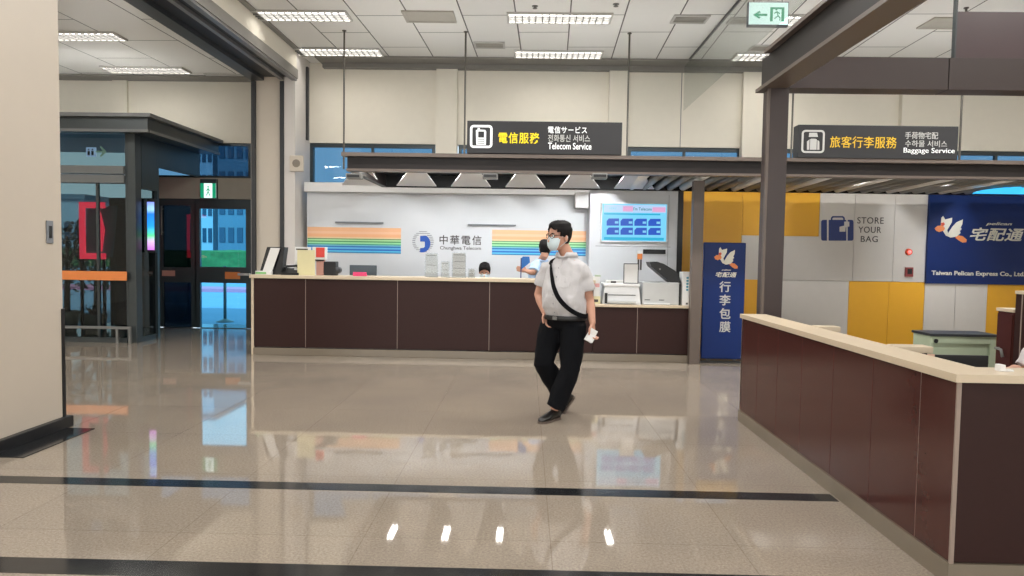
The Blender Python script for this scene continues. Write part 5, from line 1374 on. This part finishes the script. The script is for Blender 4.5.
        for i, p in enumerate(P):
            d = (P[(i+1) % n]-P[i-1]).normalized(); out = (p-cen(p)); 
            if path[i][2] > 1.34: out += Vector((0, 0, .25))
            out = (out-d*out.dot(d)).normalized(); w_ = d.cross(out)*.019
            rs.append([p+w_+out*.001, p-w_+out*.001, p-w_-out*.006, p+w_-out*.006])
        vs = [[bm.verts.new(q) for q in r] for r in rs]
        for i in range(n):
            a, b = vs[i], vs[(i+1) % n]
            for k in range(4): bm.faces.new((a[k], a[(k+1) % 4], b[(k+1) % 4], b[k]))
        bmesh.ops.recalc_face_normals(bm, faces=bm.faces[:]); obj('shoulder_strap', bm, M['trouser'], root)
    # trousers
    bm = B(); tr = []
    for z, rx, ry, cy in [(.78, .150, .12, .0), (.84, .168, .135, .0), (.88, .188, .155, -.008), (spec.get('belt', .93), .19, .162, -.012)]:
        tr.append([T((rx+.004)*math.cos(2*PI*k/24), cy+(ry+.004)*math.sin(2*PI*k/24), z) for k in range(24)])
    loft(bm, tr)
    for hip, kn, an, toe in legs:
        hip, kn, an = Vector(hip), Vector(kn), Vector(an); lo = an+(kn-an)*.06
        tube(bm, [hip+Vector((0, 0, .05)), hip, hip+(kn-hip)*.5, kn+Vector((0, 0, .0)), kn+(an-kn)*.5, lo], [.09, .113, .105, .09, .086, .082], 16)
    obj('trousers', bake(bm, 'trousers', voxel=.009, smooth=4, disp=.012, dscale=8), M['trouser'], root, smooth=True)
    if spec.get('placket'):
        bm = B(); n = 28
        loft(bm, [[T((.196)*math.cos(2*PI*k/n)*f, -.012+(.168)*math.sin(2*PI*k/n)*f, z) for k in range(n)] for z, f in ((.862, .985), (.866, 1.0), (.896, 1.0), (.90, .985))]); 
        bl = obj('belt', bm, M['black'], root, smooth=True)
        p = T(0, -.184, .881); bm = B(); box(bm, -.02, .02, -.006, .006, -.014, .014, .002); me = bpy.data.meshes.new('b'); bm.to_mesh(me); bm.free(); me.transform(Matrix.Translation(p) @ Rz.to_4x4()); obj('buckle', me, M['grey'], bl)
    # shoes
    for hip, kn, an, toe in legs:
        an, toe = Vector(an), Vector(toe); d = (toe-an); d.z = 0 if abs(an.z-.08) < .03 else d.z; d.normalize()
        s = d.cross(Vector((0, 0, 1))).normalized(); up = s.cross(d).normalized(); c = an-up*.085
        rs = []
        for t, wd, h in ((-.075, .022, .05), (-.06, .034, .085), (0, .038, .10), (.05, .040, .075), (.10, .046, .055), (.15, .044, .045), (.185, .028, .034), (.198, .010, .02)):
            n = 14; rs.append([c+d*t+s*(wd*math.cos(2*PI*k/n))+up*(.012+h/2*(1+math.sin(2*PI*k/n))*.92) for k in range(n)])
        bm = B(); loft(bm, rs); so = obj('shoe', bm, M['shoe'], root, smooth=True)
        rs = [[c+d*t+s*a, c+d*t-s*a, c+d*t-s*a+up*.018, c+d*t+s*a+up*.018] for t, a in ((-.078, .02), (-.06, .036), (.03, .034), (.10, .048), (.15, .046), (.19, .026), (.203, .008))]
        bm = B(); loft(bm, rs); obj('sole', bm, M['sole'], so)
    return root, T, HM
def zpx(px, py, Y): return W(px, py, Y)
# walking man
MY = 6.05
c = W(566, 300, MY); bx, by = c.x, MY
ph = math.radians(33)
lf = Vector((math.cos(ph), -math.sin(ph), 0))      # his left
fw = Vector((-math.sin(ph), -math.cos(ph), 0))
def at(px, py, y): return W(px, py, y)
shL = at(581.5, 269.5, by-.09); elL = at(589.5, 300, by-.04); wrL = at(592.5, 324, by-.12)
shR = at(547.5, 269, by+.10); elR = at(538.5, 295, by+.13); wrR = at(545, 313, by-.0)
hipL = at(573.5, 325, by-.06); knL = at(570, 369, by-.12); anL = at(554, 409.5, by-.14); anL.z = .085
hipR = at(552, 325, by+.05); knR = at(543.5, 363, by-.02); anR = at(563, 398, by+.14)
tp = at(558, 221, MY)
hd = at(560.5, 240, MY-.03)
walker, WT, WH = person('person', 'person in grey short sleeved shirt, mask and glasses walking left before the telecom counter', (bx, by), ph, (hd.x, hd.y), tp.z-.004-.010,
    [(shL, elL, wrL, (0.03, -.1, -1), fw+Vector((0, 0, 0)), .7), (shR, elR, wrR, (.25, -.2, -1), fw, .5)],
    [(hipR, knR, anR, anR+Vector((-.55, -.3, -.75))), (hipL, knL, anL, anL+Vector((-.62, -.75, 0)))],
    dict(w=1.0, dz=-.01, head=1.03, hphi=math.radians(58), lean=.02, glasses=True, placket=True, strap=True, belt=.90, sleeve=.66, nod=.06))
# thing in his hand
q = wrL+Vector((-.015, -.045, -.085))
hp = thing('folded_paper', 'white folded paper held in the lowered hand of the walking person', 'paper', tuple(q))
bm = B(); box(bm, -.035, .035, -.004, .004, -.065, .05, .002, Matrix.Rotation(.5, 3, 'Y')); 
for v in bm.verts: v.co += q
obj('sheet', bm, M['paper'], hp); bm = B(); box(bm, -.030, .030, -.0065, -.0045, -.06, -.0, .0, Matrix.Rotation(.5, 3, 'Y'))
for v in bm.verts: v.co += q
obj('folded_flap', bm, M['leaflet'], hp)
def office_chair(name, label, x, y, phi, seat=.47):
    t = thing(name, label, 'chair', (x, y, 0))
    Rm = Matrix.Translation((x, y, 0)) @ Matrix.Rotation(-phi, 4, 'Z')
    def ad(nm, bm, m, sm=False):
        me = bpy.data.meshes.new(nm); bm.to_mesh(me); bm.free(); me.transform(Rm); return obj(nm, me, m, t, smooth=sm)
    ad('seat', box(B(), -.22, .22, -.22, .22, seat-.09, seat-.02, .03), M['black'])
    ad('backrest', box(B(), -.20, .20, .235, .28, seat+.08, seat+.42, .02), M['black'])
    ad('back_bar', tube(B(), [(0, .1, seat-.1), (0, .29, seat-.08), (0, .29, seat+.2)], .018, 8), M['dark'])
    ad('column', cyl(B(), (0, 0, .08), .03, seat-.17, 12), M['dark'])
    for k in range(5):
        a = k*2*PI/5; ad('leg', tube(B(), [(0, 0, .09), (.26*math.cos(a), .26*math.sin(a), .06)], [.02, .014], 8), M['dark'])
        bm = B(); ball(bm, (.26*math.cos(a), .26*math.sin(a), .028), .028, .028, .028, 8); ad('caster', bm, M['black'])
    return t
def seated(name, label, x, y, phi, top, spec, hand_z=.76, reach=.42):
    dz = top-1.71+.0
    Rz = Matrix.Rotation(-phi, 3, 'Z')
    L_ = lambda a, b, z: Vector((x, y, 0))+Rz @ Vector((a, b, 0))+Vector((0, 0, z))
    sz = 1.315+dz
    arms = [(L_(s*.185, .01, sz), L_(s*.23, -.10, sz-.25), L_(s*.12, -reach+.06, hand_z+.03), Rz @ Vector((-s*.2, -1, -.05)), Rz @ Vector((-s*1, 0, .2)), .35) for s in (1, -1)]
    hz = .86+dz
    legs = [(L_(s*.10, -.02, hz), L_(s*.13, -.42, hz-.0), L_(s*.13, -.44, .085), L_(s*.13, -.8, .085)) for s in (1, -1)]
    hdp = L_(0, -.03, 0)
    spec = dict(dz=dz, **spec)
    return person(name, label, (x, y), phi, (hdp.x, hdp.y), top, arms, legs, spec)
q = W(485, 270, 10.42)
seated('person', 'person with black hair, only the top of the masked face showing above the counter', q.x, 10.42, 0.0, W(485, 262.5, 10.42).z, dict(shirt='shirtwhite', nod=.42), hand_z=.76)
office_chair('office_chair', 'black office chair under the seated clerk behind the telecom counter', q.x, 10.44, 0.0, .42)
# standing clerk in light blue
SYY = 10.05
q = W(541, 262, SYY); p2 = math.radians(150)
Rz = Matrix.Rotation(-p2, 3, 'Z')
L2 = lambda a, b, z: Vector((q.x, SYY, 0))+Rz @ Vector((a, b, 0))+Vector((0, 0, z))
tp2 = W(545, 240, SYY).z; dz2 = tp2-1.71
shA = W(536, 265, SYY-.12); elA = W(533, 273, SYY-.22); wrA = W(526, 268, SYY-.2); wrA.z = elA.z+.03
other = L2(.185, 0, 1.30+dz2) if (L2(.185, 0, 0).y > L2(-.185, 0, 0).y) else L2(-.185, 0, 1.30+dz2)
elB = other+Vector((.03, .05, -.27)); wrB = elB+Vector((-.1, .12, -.2))
hipz = .86+dz2
hd2 = W(545, 250, SYY)
person('person', 'person in light blue shirt with back of black hair, standing behind the counter', (q.x+.02, SYY+.05), p2, (hd2.x, SYY), tp2,
    [(shA, elA, wrA, (-1, 0, .25), (0, 0, 1), .5), (other, elB, wrB, (0, .3, -1), (0, 1, 0), .4)],
    [(L2(.1, 0, hipz), L2(.11, -.02, .46), L2(.11, .02, .085), L2(.13, -.4, .085)), (L2(-.1, 0, hipz), L2(-.11, -.02, .46), L2(-.11, .02, .085), L2(-.13, -.4, .085))],
    dict(shirt='shirtblue', dz=dz2, hphi=math.radians(185), sleeve=.8, mask=True, lean=.05, hairlow=.02))
x0, x1, z0, z1 = R(520.5, 256.5, 530, 276.5, CY+.35)
t = thing('cobalt_binder', 'bright blue folder with dark spine standing beside the light blue shirt', 'folder', ((x0+x1)/2, CY+.35, ZT))
obj('cover', prism_y(B(), [(x0+.015, ZT+.12), (x1, z1-.08), (x1-.01, z1), (x0+.03, z1), (x0+.015, z1-.02)], CY+.34, CY+.36), M['cobalt'], t)
obj('spine', box(B(), x0, x0+.0145, CY+.33, CY+.37, ZT, z1-.02, .002), M['navyart'], t)
# person at the right edge
seated('person', 'person in white shirt seated behind the baggage counter, one shoulder showing', 3.01, 3.84, math.radians(75), 1.37, dict(shirt='shirtwhite', mask=True), hand_z=.79, reach=.36)
office_chair('office_chair', 'black office chair under the white shirted person behind the baggage counter', 3.03, 3.85, math.radians(75), .46)

# ================================================================== LIGHT, WORLD, VIEW
w = bpy.data.worlds.new('world'); sc.world = w; w.use_nodes = True
bgn = w.node_tree.nodes['Background']; sky = w.node_tree.nodes.new('ShaderNodeTexSky'); sky.sky_type = 'HOSEK_WILKIE'
sky.sun_direction = Vector((-.3, .4, .75)).normalized(); sky.turbidity = 3.5
mxw = w.node_tree.nodes.new('ShaderNodeMix'); mxw.data_type = 'RGBA'; mxw.inputs[0].default_value = 0.65
mxw.inputs[7].default_value = (0.74, 0.86, 0.94, 1)
w.node_tree.links.new(sky.outputs[0], mxw.inputs[6]); w.node_tree.links.new(mxw.outputs[2], bgn.inputs[0]); bgn.inputs[1].default_value = 2.6
sun = bpy.data.lights.new('sun', 'SUN'); sun.energy = 5.0; sun.angle = .03; so = bpy.data.objects.new('sun', sun); COL.objects.link(so)
so.rotation_euler = (math.radians(42), math.radians(-20), 0); so.location = (0, 40, 30)
sc.view_settings.view_transform = 'Standard'; sc.view_settings.look = 'None'; sc.view_settings.gamma = 1.0
sc.view_settings.use_curve_mapping = False; sc.view_settings.exposure = 0.0
bpy.data.scenes.remove(BAKE)
sc.cycles.use_denoising = True
try:
    sc.cycles.max_bounces = 8; sc.cycles.transparent_max_bounces = 12; sc.cycles.sample_clamp_indirect = 6; sc.cycles.caustics_reflective = False; sc.cycles.caustics_refractive = False
except Exception: pass
